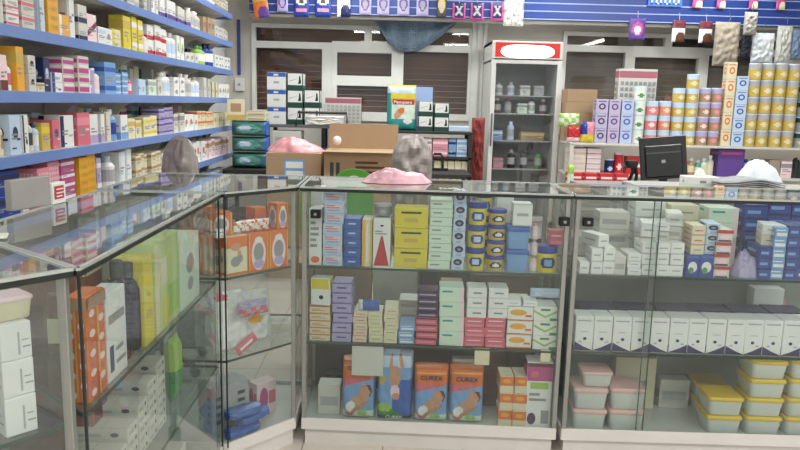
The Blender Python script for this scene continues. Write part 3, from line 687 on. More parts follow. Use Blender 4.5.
col(598, 30, (212, 3), 'greycart', 'shaded grey white carton at the back', dy=.2, jit=0)
col(633, 30, (202, 4), 'whitecart', 'long white carton at the back', dy=.22, jit=0)
col(668, 28, (205, 4), 'creamplain', 'cream carton in the rear stack', dy=.22, jit=0)
col(687, 13, (255, 1), 'bluegreen', 'left blue and green carton')
X = sx(693.5, 2.8, .9); z0 = sz(255, X, 2.76)+.002
for i in range(3): carton(.052, .1, .038, 'creamred' if i else 'creamplain', (X, 2.755, z0+i*.039), SL, 'cream carton, '+POS(i, 3)+' of three above the left blue green carton', 'medicine_carton')
col(701, 14, (255, 1), 'bluegreen', 'right blue and green carton')
X = sx(708, 2.8, .9); z0 = sz(255, X, 2.76)+.002
for i in range(3): carton(.052, .12, .04, 'eye', (X, 2.76, z0+i*.041), SL-.1, 'lilac grey carton, '+POS(i, 3)+' of three above right blue green carton', 'medicine_carton')
col(716, 15.5, (230, 4), 'redwhite', 'red topped carton with pale oval')
col(706, 30, (208, 4), 'whitegreenred', 'pale carton stack at the back', dy=.2, jit=0)
b = crumple(.13, .10, .11, mat('lilac', .25, noise_amt=.15, scale=30), 3, amp=.4); X = sx(745, 2.82, .8); tag(b.build('plastic_bag', None, (X, 2.80, ZS1+.0005), 0), 'small lilac plastic bag slumped beside the red topped cartons', 'bag')
for k, p in enumerate((760.5, 773.5, 786.5, 799.5)):
    nm = ('first', 'second', 'third', 'fourth')[k]; n = (3, 5, 5, 5)[k]
    col(p, 12.6, ((247, 228, 226, 226)[k], n), ('bluestrip', 'bluewhite', 'bluestrip', 'bluegreen')[k], 'blue carton in the '+nm+' right hand column')
X = sx(763, 2.84, .9); z0 = sz(247, sx(766, 2.8, .9), 2.76)+.002
for i in range(2): carton(.085, .10, .042, 'creamplain' if i == 0 else 'whitecart', (X+.004, 2.77, z0+i*.0425), SL-.2, ('upper' if i else 'lower')+' white carton resting on the first right hand blue column', 'medicine_carton')
for k, (p, yt) in enumerate(((742, 205), (765, 200), (788, 202))):
    col(p, 22, (yt, 5), 'bluestrip', 'dark blue carton in '+('left', 'centre', 'right')[k]+' rear stack', dy=.2, jit=0)
X = sx(783, 2.85, 1); b = MB()
# purple wave row
for k in range(13):
    p = 575.5+k*18.9
    if k < 2: pass
    stack(p, p+18.6, 316+k*.42, 1, 'purplewave' if k % 2 == 0 else 'purplewave2', 'white carton with purple wave, '+('first second third fourth fifth sixth seventh eighth ninth tenth eleventh twelfth thirteenth'.split()[k])+' from left', V2, z=ZS2, d=.1, jit=.001, group='purple wave cartons')
for k in range(6):
    p = 580+k*38
    stack(p, p+36, 308+k*.8, 1, ('navy', [(rc(.1, .4, .9, .6), 'purple')]), 'dark purple box, '+('first second third fourth fifth sixth'.split()[k])+' from left behind wave cartons', V2, z=ZS2, d=.12, dy=.13, jit=0)
stack(752, 782, 288, 1, 'whitecart', 'tall pale box behind the dark purple boxes', V2, z=ZS2, d=.07, dy=.26, jit=0)
two('red_bottle', 'cap', bottle_mesh(.022, .2, 'rose', 'red', 'red'), (sx(788, 2.98, .6), 3.04, ZS2+.0005), 0, 'tall red bottle at the back right of the wave cartons', 'bottle')
# food tubs on the bottom deck
def foods(px0, px1, ytop, n, lid, desc, dy=0, d=.15, where=V3): obl_stack(px0, px1, ytop, n, (.80, .82, .80), lid, desc, where, ZD, d, dy)
foods(573, 608.5, 389, 2, (.86, .70, .68), 'left pink lidded white food tub')
foods(610, 646, 389, 2, (.86, .70, .68), 'right pink lidded white food tub')
X = sx(596, 2.8, .3); oblong(.125, .12, .062, (.80, .82, .80), (.86, .70, .68), (X, fy(X)+.10, sz(389, X, fy(X)+.03)+.003), SL, 'pink lidded white food tub, topmost of the left stack', group='pink lidded tubs')
stack(614, 655, 357, 1, 'creamplain', 'long cream box behind the pink lidded tubs', V3, z=ZD, d=.07, dy=.24, jit=0)
foods(708, 744, 398, 2, (.86, .72, .14), 'front left yellow lidded food tub')
foods(747, 784, 361, 4, (.86, .72, .14), 'middle yellow lidded food tub')
foods(787, 824, 361, 4, (.86, .72, .14), 'right yellow lidded food tub')
foods(696, 728, 384, 2, (.86, .72, .14), 'rear yellow lidded food tub', dy=.2, d=.13)
stack(660, 690, 380, 1, 'greycart', 'grey box at the back between the lidded tubs', V3, z=ZD, d=.07, dy=.25, jit=0)
# ================================================================== CORNER CASE GOODS
K1 = 'in the corner case'
ca = math.atan2(2.795-2.555, -.362+.585)          # the slanting face runs at this angle
U = Vector((math.cos(ca), math.sin(ca), 0)); Nn = Vector((-U.y, U.x, 0)); A0 = Vector((-.585, 2.555, 0))
L3 = .098
def cpos(t, dep, z): return A0+U*t+Nn*dep+Vector((0, 0, z))
for k, (t, sty, nm) in enumerate(((.068, 'pacifier', 'pale orange box with grey pacifier picture, left of three'), (.166, 'babyorange', 'orange box with grey oval pictures, centre of three'), (.262, 'babyorange', 'orange box with grey oval pictures, right of three'))):
    carton(.0925, .10, .150, sty, cpos(t, .022, ZS1+.0005), ca, nm+' '+K1, 'baby_product_box')
carton(.045, .085, .150, ('offwhite', [(rc(0, 0, .25, 1), 'orange'), (rc(.6, 0, .8, 1), 'orange')]), (-.665, 2.60, ZS1+.0005), 0, 'narrow orange striped box at the bend of the corner case', 'baby_product_box')
carton(.05, .085, .150, ('orange', [(rc(.3, 0, .5, 1), 'amber')]), (-.72, 2.62, ZS1+.0005), 0, 'deep orange box left of the narrow striped one in corner case', 'baby_product_box')
zt = ZS1+.152
carton(.085, .07, .085, 'babyorange', cpos(.02, .05, zt), ca-.2, 'tilted orange box with baby picture on the corner case boxes', 'baby_product_box')
carton(.08, .07, .10, 'babyorange', (-.69, 2.64, zt), .1, 'orange box on top above the deep orange box', 'baby_product_box')
for k, (t, dp) in enumerate(((.10, .05), (.15, .055), (.20, .05))):
    b = sheet('s', .07, .045, .022, lambda u, v, s: mat('orange' if (int(u*6)+int(v*4)) % 3 == 0 else 'white', .3), 16, 10, 3, wr=.006, seed=k)
    tag(b.build('sachet_packet', None, cpos(t, dp, zt+.001), ca+R.uniform(-.3, .3)), 'white and orange packet, '+('left', 'centre', 'right')[k]+' of three lying on orange boxes', 'packet', 'orange speckled packets')
carton(.052, .06, .10, 'babyorange', cpos(.285, .025, zt), ca, 'upright orange box at top right of the corner case', 'baby_product_box')
carton(.055, .06, .082, ('orange', [(ell(.5, .5, .35, .3), 'rose')]), cpos(.225, .085, zt), ca, 'orange round printed box behind the upright orange box', 'baby_product_box')
carton(.04, .03, .03, 'medtext', cpos(-.005, .012, zt), ca, 'tiny grey printed carton at the bend above pacifier box', 'medicine_carton')
# middle shelf: slumped white bags
def bag(w, h, t, z, p, rz, cfun, label, seed=0, name='plastic_bag', tilt=None, cat='bag', wr=.01):
    b = sheet('b', w, h, t, cfun, 20, 22, 3, wr=wr, seed=seed); o = b.build(name, None, (p[0], p[1], z), rz)
    if tilt: o.rotation_euler = (tilt[0], tilt[1], rz)
    return tag(o, label, cat)
Wt = mat('white', .3, noise_amt=.05, scale=12); RD = mat('rose', .35); BL = mat('royal', .35); LI = mat('lilac', .3); GR = mat('silver', .4)
bag(.16, .23, .05, ZS2+.001, cpos(.09, .10, 0), ca, lambda u, v, s: RD if inel(u, v, .3, .93, .2, .06) else Wt, 'large white plastic bag with red corner on middle corner shelf', 1, tilt=(-.15, 0))
bag(.13, .21, .04, ZS2+.001, cpos(.235, .12, 0), ca, lambda u, v, s: mat('amber', .4) if inel(u, v, .35, .45, .25, .1) else Wt, 'white packet with amber patch on middle corner shelf', 2, tilt=(-.12, 0))
bag(.13, .06, .03, ZS2+.14, cpos(.16, .045, 0), ca-.05, lambda u, v, s: (LI if v > .5 else RD) if (int(u*9)+int(v*4)) % 3 else GR, 'lilac and red string bag over the white bags', 3, tilt=(-.3, 0))
bag(.10, .038, .012, ZS2+.004, cpos(.15, .07, 0), ca, lambda u, v, s: mat('white', .4) if .3 < v < .6 and .15 < u < .8 else mat('rose', .35), 'red label card slanting at the front of middle corner shelf', 4, name='label_card', cat='card', tilt=(-.2, -.5), wr=0)
bag(.20, .16, .06, ZS2+.001, (-.72, 2.72, 0), .1, lambda u, v, s: Wt if u > .4 else GR, 'grey and white bag beside the bend on middle corner shelf', 5)
# bottom deck
carton(.17, .10, .19, ('silver', [(rc(.7, .2+.17*i, .9, .28+.17*i), 'darkgrey') for i in range(4)]+[(rc(.1, .2+.17*i, .22, .28+.17*i), 'darkgrey') for i in range(4)]), cpos(.10, .125, ZD+.0005), ca, 'grey ribbed box standing at the bottom of the corner case', 'storage_box')
carton(.10, .02, .08, 'medtext', cpos(.245, .115, ZD+.18), ca, 'white leaflet box with dark print propped in the corner case', 'medicine_carton', tilt=(-.1, 0)) if False else None
for k, (t, dp, rz, z) in enumerate(((.11, .062, .05, 0), (.17, .075, .15, .036), (.12, .07, -.05, .072))):
    b = sheet('p', .16, .034, .075, lambda u, v, s: mat('blue' if (u < .12 or v > .3) else 'paleblue', .25), 20, 8, 4, wr=.004, seed=k)
    tag(b.build('wipes_pack', None, cpos(t, dp, ZD+.001+z), ca+rz), 'blue wipes pack, '+('lowest', 'middle', 'uppermost')[k]+' of three at bottom of corner case', 'pack', 'blue wipes packs')
carton(.10, .06, .14, 'pinkdot', cpos(.29, .14, ZD+.0005), ca, 'pale pink printed box at bottom right of corner case', 'medicine_carton')

# ================================================================== LEFT CASE GOODS
H = math.pi/2
def lcart(px0, px1, ytop, z, sty, label, d=.16, dx=0, name='medicine_carton', n=1):
    X = -.625-dx; Y0 = 1/solve(lambda v: proj((X, 1/v, z))[0], px0, .5, .45); Y1 = 1/solve(lambda v: proj((X, 1/v, z))[0], px1, .5, .45)
    zt = sz(ytop, X, (Y0+Y1)/2); h = (zt-z)/n
    for i in range(n): carton((Y1-Y0)*.97, d, h*.985, sty, (X, (Y0+Y1)/2, z+.0005+i*h), H, label if n == 1 else label[0]+', '+POS(i, n)+' '+label[1], name)
lcart(90, 108, 291, ZS1, 'orangepat', 'tall orange patterned box with pale ovals in left case', name='baby_product_box', d=.045)
lcart(109, 128, 288, ZS1, 'medtext', 'tall white box with dark print right of orange patterned box', d=.055)
lcart(146, 155, 256, ZS1, ('yellow', [(rc(.1, .3, .8, .4), 'gold')]), 'narrow yellow box beside the lime box in left case', d=.09)
lcart(156, 180, 236, ZS1, 'limebox', 'large lime and cream box in the left case', d=.10, name='storage_box')
lcart(181, 200, 235, ZS1, ('palegreen', [(ell(.5, .6, .2, .15), 'grey'), (ell(.5, .3, .15, .1), 'grey')]), 'pale green box with grey marks at far end of left case', d=.12)
for k, (Y, q) in enumerate(((1.735, 'nearer'), (1.805, 'farther'))):
    two('black_bottle', 'cap', bottle_mesh(.031, .25-.02*k, 'black', 'darkgrey', 'darkgrey'), (-.665, Y, ZS1+.0005), 1.57, q+' black bottle between white printed box and yellow box', 'bottle')
# white carton steps on the middle shelf of the left case
k = 0
for Y, n in ((1.62, 2), (1.70, 3), (1.78, 4), (1.86, 5), (1.94, 6), (2.02, 7)):
    for i in range(n):
        carton(.072, .14, .029, ('offwhite', [(ell(.75, .5, .08, .2), 'navy'), (rc(.1, .3, .5, .6), 'silver')]), (-.655, Y, ZS2+.0005+i*.0295), H, 'white carton, '+POS(i, n)+' of the '+('first second third fourth fifth sixth'.split()[k])+' step, left case staircase', 'medicine_carton', 'white carton staircase')
    k += 1
b = crumple(.15, .12, .06, mat('green', .4, noise_amt=.1), 6); tag(b.build('green_cloth', None, (-.70, 1.585, ZS2+.0005)), 'folded green cloth on the lower shelf of the left case', 'cloth')
b = sheet('g', .09, .21, .05, lambda u, v, s: mat('lime' if v > .5 else 'green', .3), 14, 16, 3, wr=.006); tag(b.build('plastic_bag', None, (-.68, 2.22, ZS2+.001), H), 'green plastic bag standing behind the carton staircase', 'bag')
carton(.30, .12, .20, ('offwhite', [(rc(.1, .3, .5, .5), 'silver')]), (-.64, 2.05, ZD+.0005), H, 'long white box on the bottom of the left case', 'storage_box')
carton(.24, .14, .22, 'tan', (-.66, 1.74, ZD+.0005), H, 'tan cardboard box on the bottom of the left case', 'cardboard_box')
carton(.22, .10, .25, ((.56, .34, .28), [(rc(.0, .80, 1, .84), 'cream'), (rc(.05, .2, .5, .5), 'maroon')]), (-.86, 1.76, ZS1+.0005), .0, 'dark brown box with cream line standing in the left case', 'storage_box')
carton(.22, .10, .28, ((.56, .34, .28), [(rc(.1, .3, .6, .6), 'maroon')]), (-.86, 1.76, ZS2+.0005), .0, 'dark brown box on the lower shelf of the left case', 'storage_box')
# nearest left case
zz = ZS1+.0005
for i, (hh, nm) in enumerate(((.077, 'bottom'), (.072, 'middle'), (.072, 'top'))):
    carton(.058, .17, hh-.001, ('white', [(rc(.55, .12, .62, .75), 'silver'), (rc(.7, .3, .95, .34), 'grey'), (rc(.68, .5, .9, .53), 'grey')]), (-.695-.001*i, 1.312+.001*i, zz), .877+.03*(i-1), nm+' large white carton of the stack in nearest left case', 'medicine_carton'); zz += hh
oblong(.09, .07, .045, 'cream', 'palepink', (-.735, 1.345, zz+.001), .877, 'cream oval dish on top of the large white cartons', name='small_dish', cat='dish')
tagm = at(58, 319, Y=1.42)
b = MB(); b.box(-.022, 0, -.052, .022, .001, 0, mat('cream', .7), c=.0002); o = b.build('price_tag', None, (tagm.x, tagm.y, tagm.z), .1); tag(o, 'cream price tag hanging on a string in nearest left case', 'tag')
b = MB(); b.tube([(0, .0005, -.003), (0.001, .0, .04), (.0, .0, ZT-.009-tagm.z)], .0008, mat('offwhite', .6), 6); b.build('string', o)
carton(.30, .16, .2, 'tan', (-1.02, 1.16, ZS2+.0005), .88, 'tan cardboard box on lower shelf of nearest left case', 'cardboard_box')

# things lying on top of the cases
b = MB(); bb = mat((.62, .61, .60), .5); 
def paper(pts, label, name='paper_sheet', m=None, lean=None): pass
P0, P1 = at(13, 212, Z=ZT), at(52, 205, Z=ZT)
b = MB(); w_ = (P1-P0).length
b.box(0, 0, 0, w_*.98, .025, sz(181, P0.x, P0.y)-ZT, mat((.60, .58, .57), .6, noise_amt=.05), c=.002)
tag(b.build('grey_folder', None, (P0.x, P0.y, ZT+.001), math.atan2(P1.y-P0.y, P1.x-P0.x)), 'plain grey folder box standing on the back of left case', 'folder')
P2, P3 = at(53.5, 205, Z=ZT), at(66, 202, Z=ZT)
b = MB(); w_ = (P3-P2).length*1.02; hh = sz(184, P2.x, P2.y)-ZT
b.box(0, 0, 0, w_, .03, hh, mat('white', .5), c=.0015); b.face([(w_*.1, -.0006, hh*.22), (w_*.85, -.0006, hh*.22), (w_*.85, -.0006, hh*.85), (w_*.1, -.0006, hh*.85)], mat('red', .5))
for z0, x1 in ((.66, .55), (.48, .6), (.32, .45)): b.face([(w_*.25, -.0012, hh*z0), (w_*(.25+x1), -.0012, hh*z0), (w_*(.25+x1), -.0012, hh*(z0+.06)), (w_*.25, -.0012, hh*(z0+.06))], mat('white', .5))
tag(b.build('white_carton', None, (P2.x, P2.y, ZT+.001), math.atan2(P3.y-P2.y, P3.x-P2.x)), 'white carton with red square emblem standing on left case', 'box')
pb = at(396, 187, Z=ZT); b = crumple(.29, .16, .055, mat((.93, .72, .77), .3, noise_amt=.22, scale=16, bump=.6), 11, amp=.7)
tag(b.build('plastic_bag', None, (pb.x, 3.02, ZT+.0025)), 'flat crumpled pink plastic bag on top of the middle case', 'bag')
pt = at(22, 238, Z=ZT); b = MB(); b.box(-.06, -.02, 0, .06, .03, .006, mat('offwhite', .6), c=.001); tag(b.build('notepad', None, (-.93, 1.62, ZT+.003), .4), 'thin pale notepad lying on top of the long left case', 'notepad')

# ================================================================== BLUE WALL SHELVES
SXF = -1.475; SPC = .252; NS = 7
TOPZ = {k: 1.409+SPC*k for k in (3, 2, 1, 0, -1, -2, -3, -4)}     # z of each shelf top
shf = empty('wall_shelving', (-1.64, 4.4, 0)); tag(shf, 'long blue edged wall shelving full of medicines along left wall', 'shelving')
SB = mat((.42, .53, .76), .35, noise_amt=.05, scale=2); SW = mat((.88, .87, .84), .5)
Y0s, Y1s = 1.6, 6.88
for k in TOPZ:
    b = MB(); z = TOPZ[k]; b.box(LW+.01-shf.location.x, Y0s-4.4, z-.02, SXF-.012+1.64, Y1s-4.4, z, SW, c=.001); o = b.build('shelf', shf)
    b = MB(); b.box(SXF-.012+1.64, Y0s-4.4, z-.045, SXF+1.64, Y1s-4.4, z+.002, SB, c=.002); b.box(LW+.01+1.64, Y1s-4.4, z-.045, SXF+1.64, Y1s-4.4+.01, z+.002, SB, c=.001); b.build('blue_edge', o)
DIV = [2.3, 3.05, 3.8, 4.55, 5.3, 6.05, 6.8]
for k in TOPZ:
    if k == 3: continue
    for y in DIV:
        z0, z1 = TOPZ[k], TOPZ[k]+SPC-.02; b = MB(); pr = [(LW+.012+1.64, z0)]
        for i in range(15):
            t = i/14; q = 0 if t < .4 else 1-math.sqrt(max(0, 1-((t-.4)/.6)**2)); pr.append((LW+1.64+.325*(.32+.62*q), z0+(z1-z0)*t))
        pr.append((LW+.012+1.64, z1)); n = len(pr)
        vs = [(p[0], y-.006-4.4, p[1]) for p in pr]+[(p[0], y+.006-4.4, p[1]) for p in pr]
        b.raw(vs, [tuple(range(n)), tuple(range(n, 2*n))[::-1]]+[(i, i+n, (i+1) % n+n, (i+1) % n) for i in range(n)], SW); b.build('divider', shf)
ORDW = lambda n: str(n)+('th' if 10 <= n % 100 <= 20 else {1: 'st', 2: 'nd', 3: 'rd'}.get(n % 10, 'th'))
SHN = {3: 'topmost blue shelf', 2: 'second blue shelf', 1: 'third blue shelf', 0: 'fourth blue shelf', -1: 'fifth blue shelf', -2: 'sixth blue shelf', -3: 'seventh blue shelf'}
CN = dict(offwhite='off white', paleblue='pale blue', palegreen='pale green', palepink='pale pink', sky='sky blue', royal='royal blue', navy='navy', darkgreen='dark green')
cn = lambda c: CN.get(c, c)
KND = dict(band='band', base='base', side='side stripe', mark='round mark', two='twin bands', diag='diagonal stripe', none='')
def shelf_y(px, z): return 1/solve(lambda v: proj((SXF-.02, 1/v, z))[0], px, .3, .25)
def fill(k, items):
    z = TOPZ[k]+.0006; num = 0
    for (p0, p1, h, kind, base, acc, pat, n) in items:
        ya, yb = shelf_y(p0, z), shelf_y(p1, z); m = max(1, round((yb-ya)/.11)); wd = (yb-ya)/m
        for j in range(m):
            a, c = ya+wd*j, ya+wd*(j+1); num += 1; first = True
            for dv in DIV:
                if a-.01 < dv < c+.01 and h > .14:
                    if dv-a > c-dv: c = dv-.012
                    else: a = dv+.012
            if c-a < .025: num -= 1; continue
            W = (c-a)*.95; hh = min(h*(1+R.uniform(-.06, .06)) if m > 1 else h, .205); dd = R.uniform(.08, .12); x = SXF-.022-R.uniform(0, .02); yc = (a+c)/2; where = ORDW(num)+' from left, '+SHN[k]
            if kind == 'c':
                hz = hh/n
                for i in range(n):
                    pre = '' if n == 1 else {0: 'lower ', n-1: 'upper '}.get(i, 'middle ')
                    des = pre+cn(base)+' carton'+(' with '+cn(acc)+' '+KND[pat] if pat != 'none' else '')
                    carton(W, dd, hz*.985, simple(base, acc, pat) if not pat in STY else pat, (x, yc, z+i*hz), H+R.uniform(-.05, .05)*(1 if n == 1 else 0), des+', '+where, 'pharmacy_box', 'medicines on the '+SHN[k])
            elif kind == 'b':
                r = min(W/2, .045); two('medicine_bottle', 'cap', bottle_mesh(r, hh, base, acc, pat if pat in PAL else 'white'), (x-r, yc, z), H, cn(base)+' bottle with '+cn(acc)+' cap, '+where, 'bottle', 'medicines on the '+SHN[k])
            elif kind == 's':
                pre = cn(base)+' printed carton'
                for i in range(n):
                    carton(W, dd, hh/n*.985, acc, (x, yc, z+i*hh/n), H, ('' if n == 1 else {0: 'lower ', n-1: 'upper '}.get(i, 'middle '))+pre+', '+where, 'pharmacy_box', 'medicines on the '+SHN[k])
    # back row
    y = shelf_y(items[0][0], z); ye = shelf_y(items[-1][1], z)-.1; q = 0
    while y < ye:
        wd = R.uniform(.07, .13); hh = R.uniform(.11, .19); yc = y+wd/2
        if all(abs(yc-dv) > wd/2+.012 for dv in DIV) and R.random() < .75:
            q += 1; base = R.choice(['offwhite', 'white', 'cream', 'silver', 'paleblue', 'offwhite', 'lilac', 'palepink', 'tan'][:8]); acc = R.choice(['grey', 'royal', 'magenta', 'gold', 'teal', 'navy'])
            pat = R.choice(['band', 'mark', 'side', 'two', 'base'])
            carton(wd*.93, .09, hh, simple(base, acc, pat), (SXF-.205, yc, z), H, cn(base)+' carton with '+cn(acc)+' '+KND[pat]+', '+ORDW(q)+' in back row, '+SHN[k], 'stock_box', 'back row of the '+SHN[k])
        y += wd+.01
fill(3, [(196, 206, .12, 'c', 'offwhite', 'navy', 'mark', 1), (207, 216, .10, 'c', 'white', 'grey', 'band', 1), (217, 229, .11, 'c', 'cream', 'grey', 'two', 1)])
fill(2, [(96, 110, .12, 'c', 'white', 'rose', 'band', 2), (111, 127, .13, 'c', 'white', 'grey', 'band', 2), (128, 150, .15, 'c', 'offwhite', 'silver', 'two', 1), (151, 161, .16, 'c', 'white', 'grey', 'side', 1), (163, 177, .13, 'c', 'white', 'purple', 'base', 1), (179, 191, .12, 'c', 'offwhite', 'purple', 'base', 1),
  (193, 204, .15, 'b', 'offwhite', 'white', 'silver', 1), (205, 215, .14, 'c', 'tan', 'brown', 'mark', 1), (216, 230, .10, 'c', 'offwhite', 'grey', 'mark', 2)])
fill(1, [(-6, 8, .19, 'c', 'offwhite', 'navy', 'side', 1), (9, 22, .19, 'c', 'white', 'rose', 'two', 3), (23, 40, .18, 'c', 'offwhite', 'rose', 'band', 3), (42, 49, .20, 'c', 'paleblue', 'grey', 'side', 1), (50, 61, .20, 's', 'amber', 'amberpat', '', 1), (62, 72, .10, 'c', 'amber', 'white', 'side', 1), (73, 80, .2, 'c', 'white', 'silver', 'side', 1),
  (81, 90, .17, 'c', 'offwhite', 'navy', 'base', 2), (90, 99, .14, 'c', 'palepink', 'maroon', 'diag', 1), (100, 107, .09, 'c', 'white', 'paleblue', 'band', 1), (107.5, 115, .09, 'c', 'white', 'grey', 'mark', 1), (116, 125, .10, 'c', 'cream', 'yellow', 'side', 2), (126, 134, .19, 'c', 'yellow', 'gold', 'band', 1), (135, 145, .19, 'c', 'yellow', 'white', 'two', 1), (146, 150, .13, 'b', 'palepink', 'rose', 'white', 1),
  (151, 169, .185, 'c', 'white', 'red', 'base', 2), (170, 178, .17, 'b', 'white', 'offwhite', 'paleblue', 1), (179, 187, .18, 'c', 'white', 'lime', 'mark', 1), (188, 200, .075, 'c', 'offwhite', 'grey', 'mark', 1), (201, 209, .15, 'b', 'lime', 'green', 'white', 1), (210, 215, .18, 'b', 'royal', 'navy', 'white', 1), (216, 231, .11, 'c', 'white', 'grey', 'mark', 2)])
fill(0, [(-6, 4, .15, 'c', 'white', 'rose', 'base', 2), (5, 12, .14, 'c', 'palepink', 'brown', 'base', 1), (12.5, 18, .12, 'b', 'white', 'gold', 'rose', 1), (19, 27, .18, 'c', 'amber', 'gold', 'band', 1), (29, 38, .15, 'c', 'offwhite', 'black', 'mark', 2), (39, 47, .04, 'c', 'cream', 'tan', 'band', 1), (48, 55, .15, 'c', 'navy', 'paleblue', 'mark', 1), (56, 67, .09, 'c', 'white', 'royal', 'side', 2), (68, 91, .17, 's', 'magenta striped', 'magstripe', '', 2),
  (92, 98, .12, 'c', 'lilac', 'white', 'side', 1), (99, 106, .13, 'b', 'white', 'white', 'palepink', 1), (107, 118, .17, 'c', 'sky', 'blue', 'two', 1), (119, 131, .12, 'c', 'sky', 'paleblue', 'two', 2), (132, 137, .11, 'b', 'rose', 'red', 'palepink', 1), (138, 149, .10, 'c', 'paleblue', 'sky', 'side', 1), (150, 158, .10, 'c', 'palegreen', 'silver', 'band', 1), (159, 164, .09, 'c', 'offwhite', 'tan', 'mark', 1),
  (165, 175, .16, 'b', 'white', 'offwhite', 'paleblue', 1), (176, 186, .13, 'c', 'white', 'grey', 'mark', 2), (187, 194, .16, 'b', 'offwhite', 'white', 'silver', 1), (195, 203, .15, 'b', 'white', 'silver', 'paleblue', 1), (204, 212, .16, 'c', 'offwhite', 'grey', 'side', 1), (213, 219, .14, 'c', 'cream', 'darkgreen', 'side', 1), (220, 231, .12, 'c', 'white', 'gold', 'mark', 1)])
fill(-1, [(-6, 3, .13, 'c', 'cream', 'darkgrey', 'mark', 1), (4, 11, .14, 'b', 'cream', 'gold', 'tan', 1), (12, 24, .16, 'c', 'paleblue', 'navy', 'mark', 1), (25, 33, .16, 'c', 'white', 'black', 'side', 1), (34, 40, .14, 'b', 'offwhite', 'gold', 'darkgrey', 1), (41, 46, .12, 'b', 'paleblue', 'navy', 'white', 1), (47, 55, .12, 'c', 'gold', 'yellow', 'band', 1), (56, 64, .13, 'c', 'rose', 'purple', 'mark', 1), (65, 79, .15, 'c', 'white', 'navy', 'side', 1), (80, 92, .16, 'c', 'rose', 'pink', 'band', 1),
  (93, 108, .15, 'c', 'white', 'lilac', 'base', 1), (109, 115, .16, 'c', 'offwhite', 'tan', 'side', 1), (116, 122, .17, 'b', 'sky', 'white', 'royal', 1), (123, 130, .14, 'c', 'white', 'sky', 'base', 1), (131, 145, .11, 'c', 'cream', 'gold', 'band', 1), (146, 160, .12, 'c', 'cream', 'yellow', 'two', 1), (161, 176, .17, 'c', 'lilac', 'purple', 'two', 2), (177, 186, .13, 'c', 'offwhite', 'grey', 'band', 1), (187, 199, .12, 'c', 'white', 'orange', 'mark', 1), (200, 215, .14, 'c', 'cream', 'orange', 'band', 2), (216, 231, .12, 'c', 'cream', 'gold', 'mark', 1)])
fill(-2, [(-6, 24, .20, 'c', 'royal', 'navy', 'band', 2), (28, 38, .15, 'c', 'offwhite', 'grey', 'mark', 1), (40, 64, .19, 's', 'pink dotted', 'mosaicpink', '', 2), (66, 80, .20, 'c', 'magenta', 'white', 'two', 2), (82, 99, .20, 's', 'amber', 'amberpat', '', 1), (100, 110, .18, 'c', 'lilac', 'white', 'two', 1), (111, 122, .17, 'b', 'white', 'paleblue', 'silver', 1), (123, 136, .19, 'c', 'white', 'paleblue', 'side', 1), (137, 163, .15, 'c', 'cream', 'tan', 'band', 2), (164, 194, .13, 'c', 'offwhite', 'silver', 'two', 1), (195, 206, .16, 'c', 'white', 'red', 'mark', 1), (207, 231, .15, 'c', 'palepink', 'tan', 'band', 1)])
fill(-3, [(98, 130, .16, 'c', 'white', 'grey', 'band', 2), (131, 170, .15, 'c', 'offwhite', 'silver', 'two', 2), (200, 231, .12, 'c', 'paleblue', 'white', 'two', 3)])
# ================================================================== BACK OF THE SHOP
def bstack(px0, px1, y0, y1, Y, n, sty, desc, d=.2, z=None, name='carton_box', rz=0, cat='box', tail=''):
    X0, X1 = sx(px0, Y, 1.2), sx(px1, Y, 1.2); xc = (X0+X1)/2; zb = sz(y0, xc, Y) if z is None else z; zt = sz(y1, xc, Y); h = (zt-zb)/n
    for i in range(n):
        p = POS(i, n); lab = desc+(', '+p+' in stack' if p else '')+(' '+tail if tail else '')
        carton((X1-X0)*.98, d, h*.985, sty, (xc, Y, zb+.0006+i*h), rz, lab, name, (desc+' '+tail).strip() if n > 1 else None, cat)
    return zt
DK = mat((.16, .15, .15), .5); STL = mat((.42, .43, .45), .4, .5)
def table(name, label, X0, X1, Ya, Yb, levels, m_top, m_leg, cat, thick=.025, r=.018, ztop=None):
    root = empty(name, ((X0+X1)/2, (Ya+Yb)/2, 0)); tag(root, label, cat); W, D = (X1-X0)/2, (Yb-Ya)/2; zt = ztop or max(levels)
    for z in levels: b = MB(); b.box(-W, -D, z-thick, W, D, z, m_top, c=.003); b.build('shelf_board', root)
    for sx_ in (-1, 1):
        for sy_ in (-1, 1):
            b = MB(); x, y = sx_*(W-r), sy_*(D-r); b.box(x-r, y-r, 0, x+r, y+r, zt-thick*.5, m_leg, c=.002); b.build('leg', root)
    return root
# low back counter on the left
table('back_counter', 'dark low counter behind the cardboard boxes at left rear', -1.44, .72, 6.25, 6.76, [.40, .80], DK, DK, 'counter', thick=.04)
# left rack with boot boxes
ZR = 1.175; XA, XB = sx(269, 7, ZR), sx(351, 7, ZR)
table('metal_rack', 'metal rack carrying blue lidded and dark green boxes', XA, XB, 6.80, 7.30, [.83, ZR], STL, DK, 'rack')
b = MB(); b.tube([(XB-.5, 6.765, ZR-.01), (XB-.48, 6.765, ZR+.12), (XB-.03, 6.765, ZR+.12), (XB-.02, 6.765, ZR-.01)], .012, DK); tag(b.build('rack_rail', None, (0, 0, 0)), 'dark bent rail standing at the front of the metal rack', 'rail')
bstack(267, 286, 123.5, 72, 6.95, 3, 'bluelid', 'white box with blue lid', z=ZR)
bstack(287, 303, 123.5, 73, 6.95, 3, 'bootbox', 'dark green box with black boot picture', z=ZR, tail='beside blue lids')
bstack(303.8, 320, 123.5, 90, 6.95, 2, 'bootbox', 'dark green boot picture box', z=ZR, tail='next to the grid box')
bstack(321, 359, 128, 98, 7.02, 1, 'gridbox', 'wide box with grey grid pattern and rose top on left rack', z=ZR) if False else carton(.36, .2, sz(98, sx(340, 7.02, 1.3), 7.02)-ZR, 'gridbox', (sx(335, 7.02, 1.3)-.05, 7.35, .8006), 0, 'hidden') if False else None
GX0, GX1 = sx(322, 7.4, 1.3), sx(359, 7.4, 1.3)
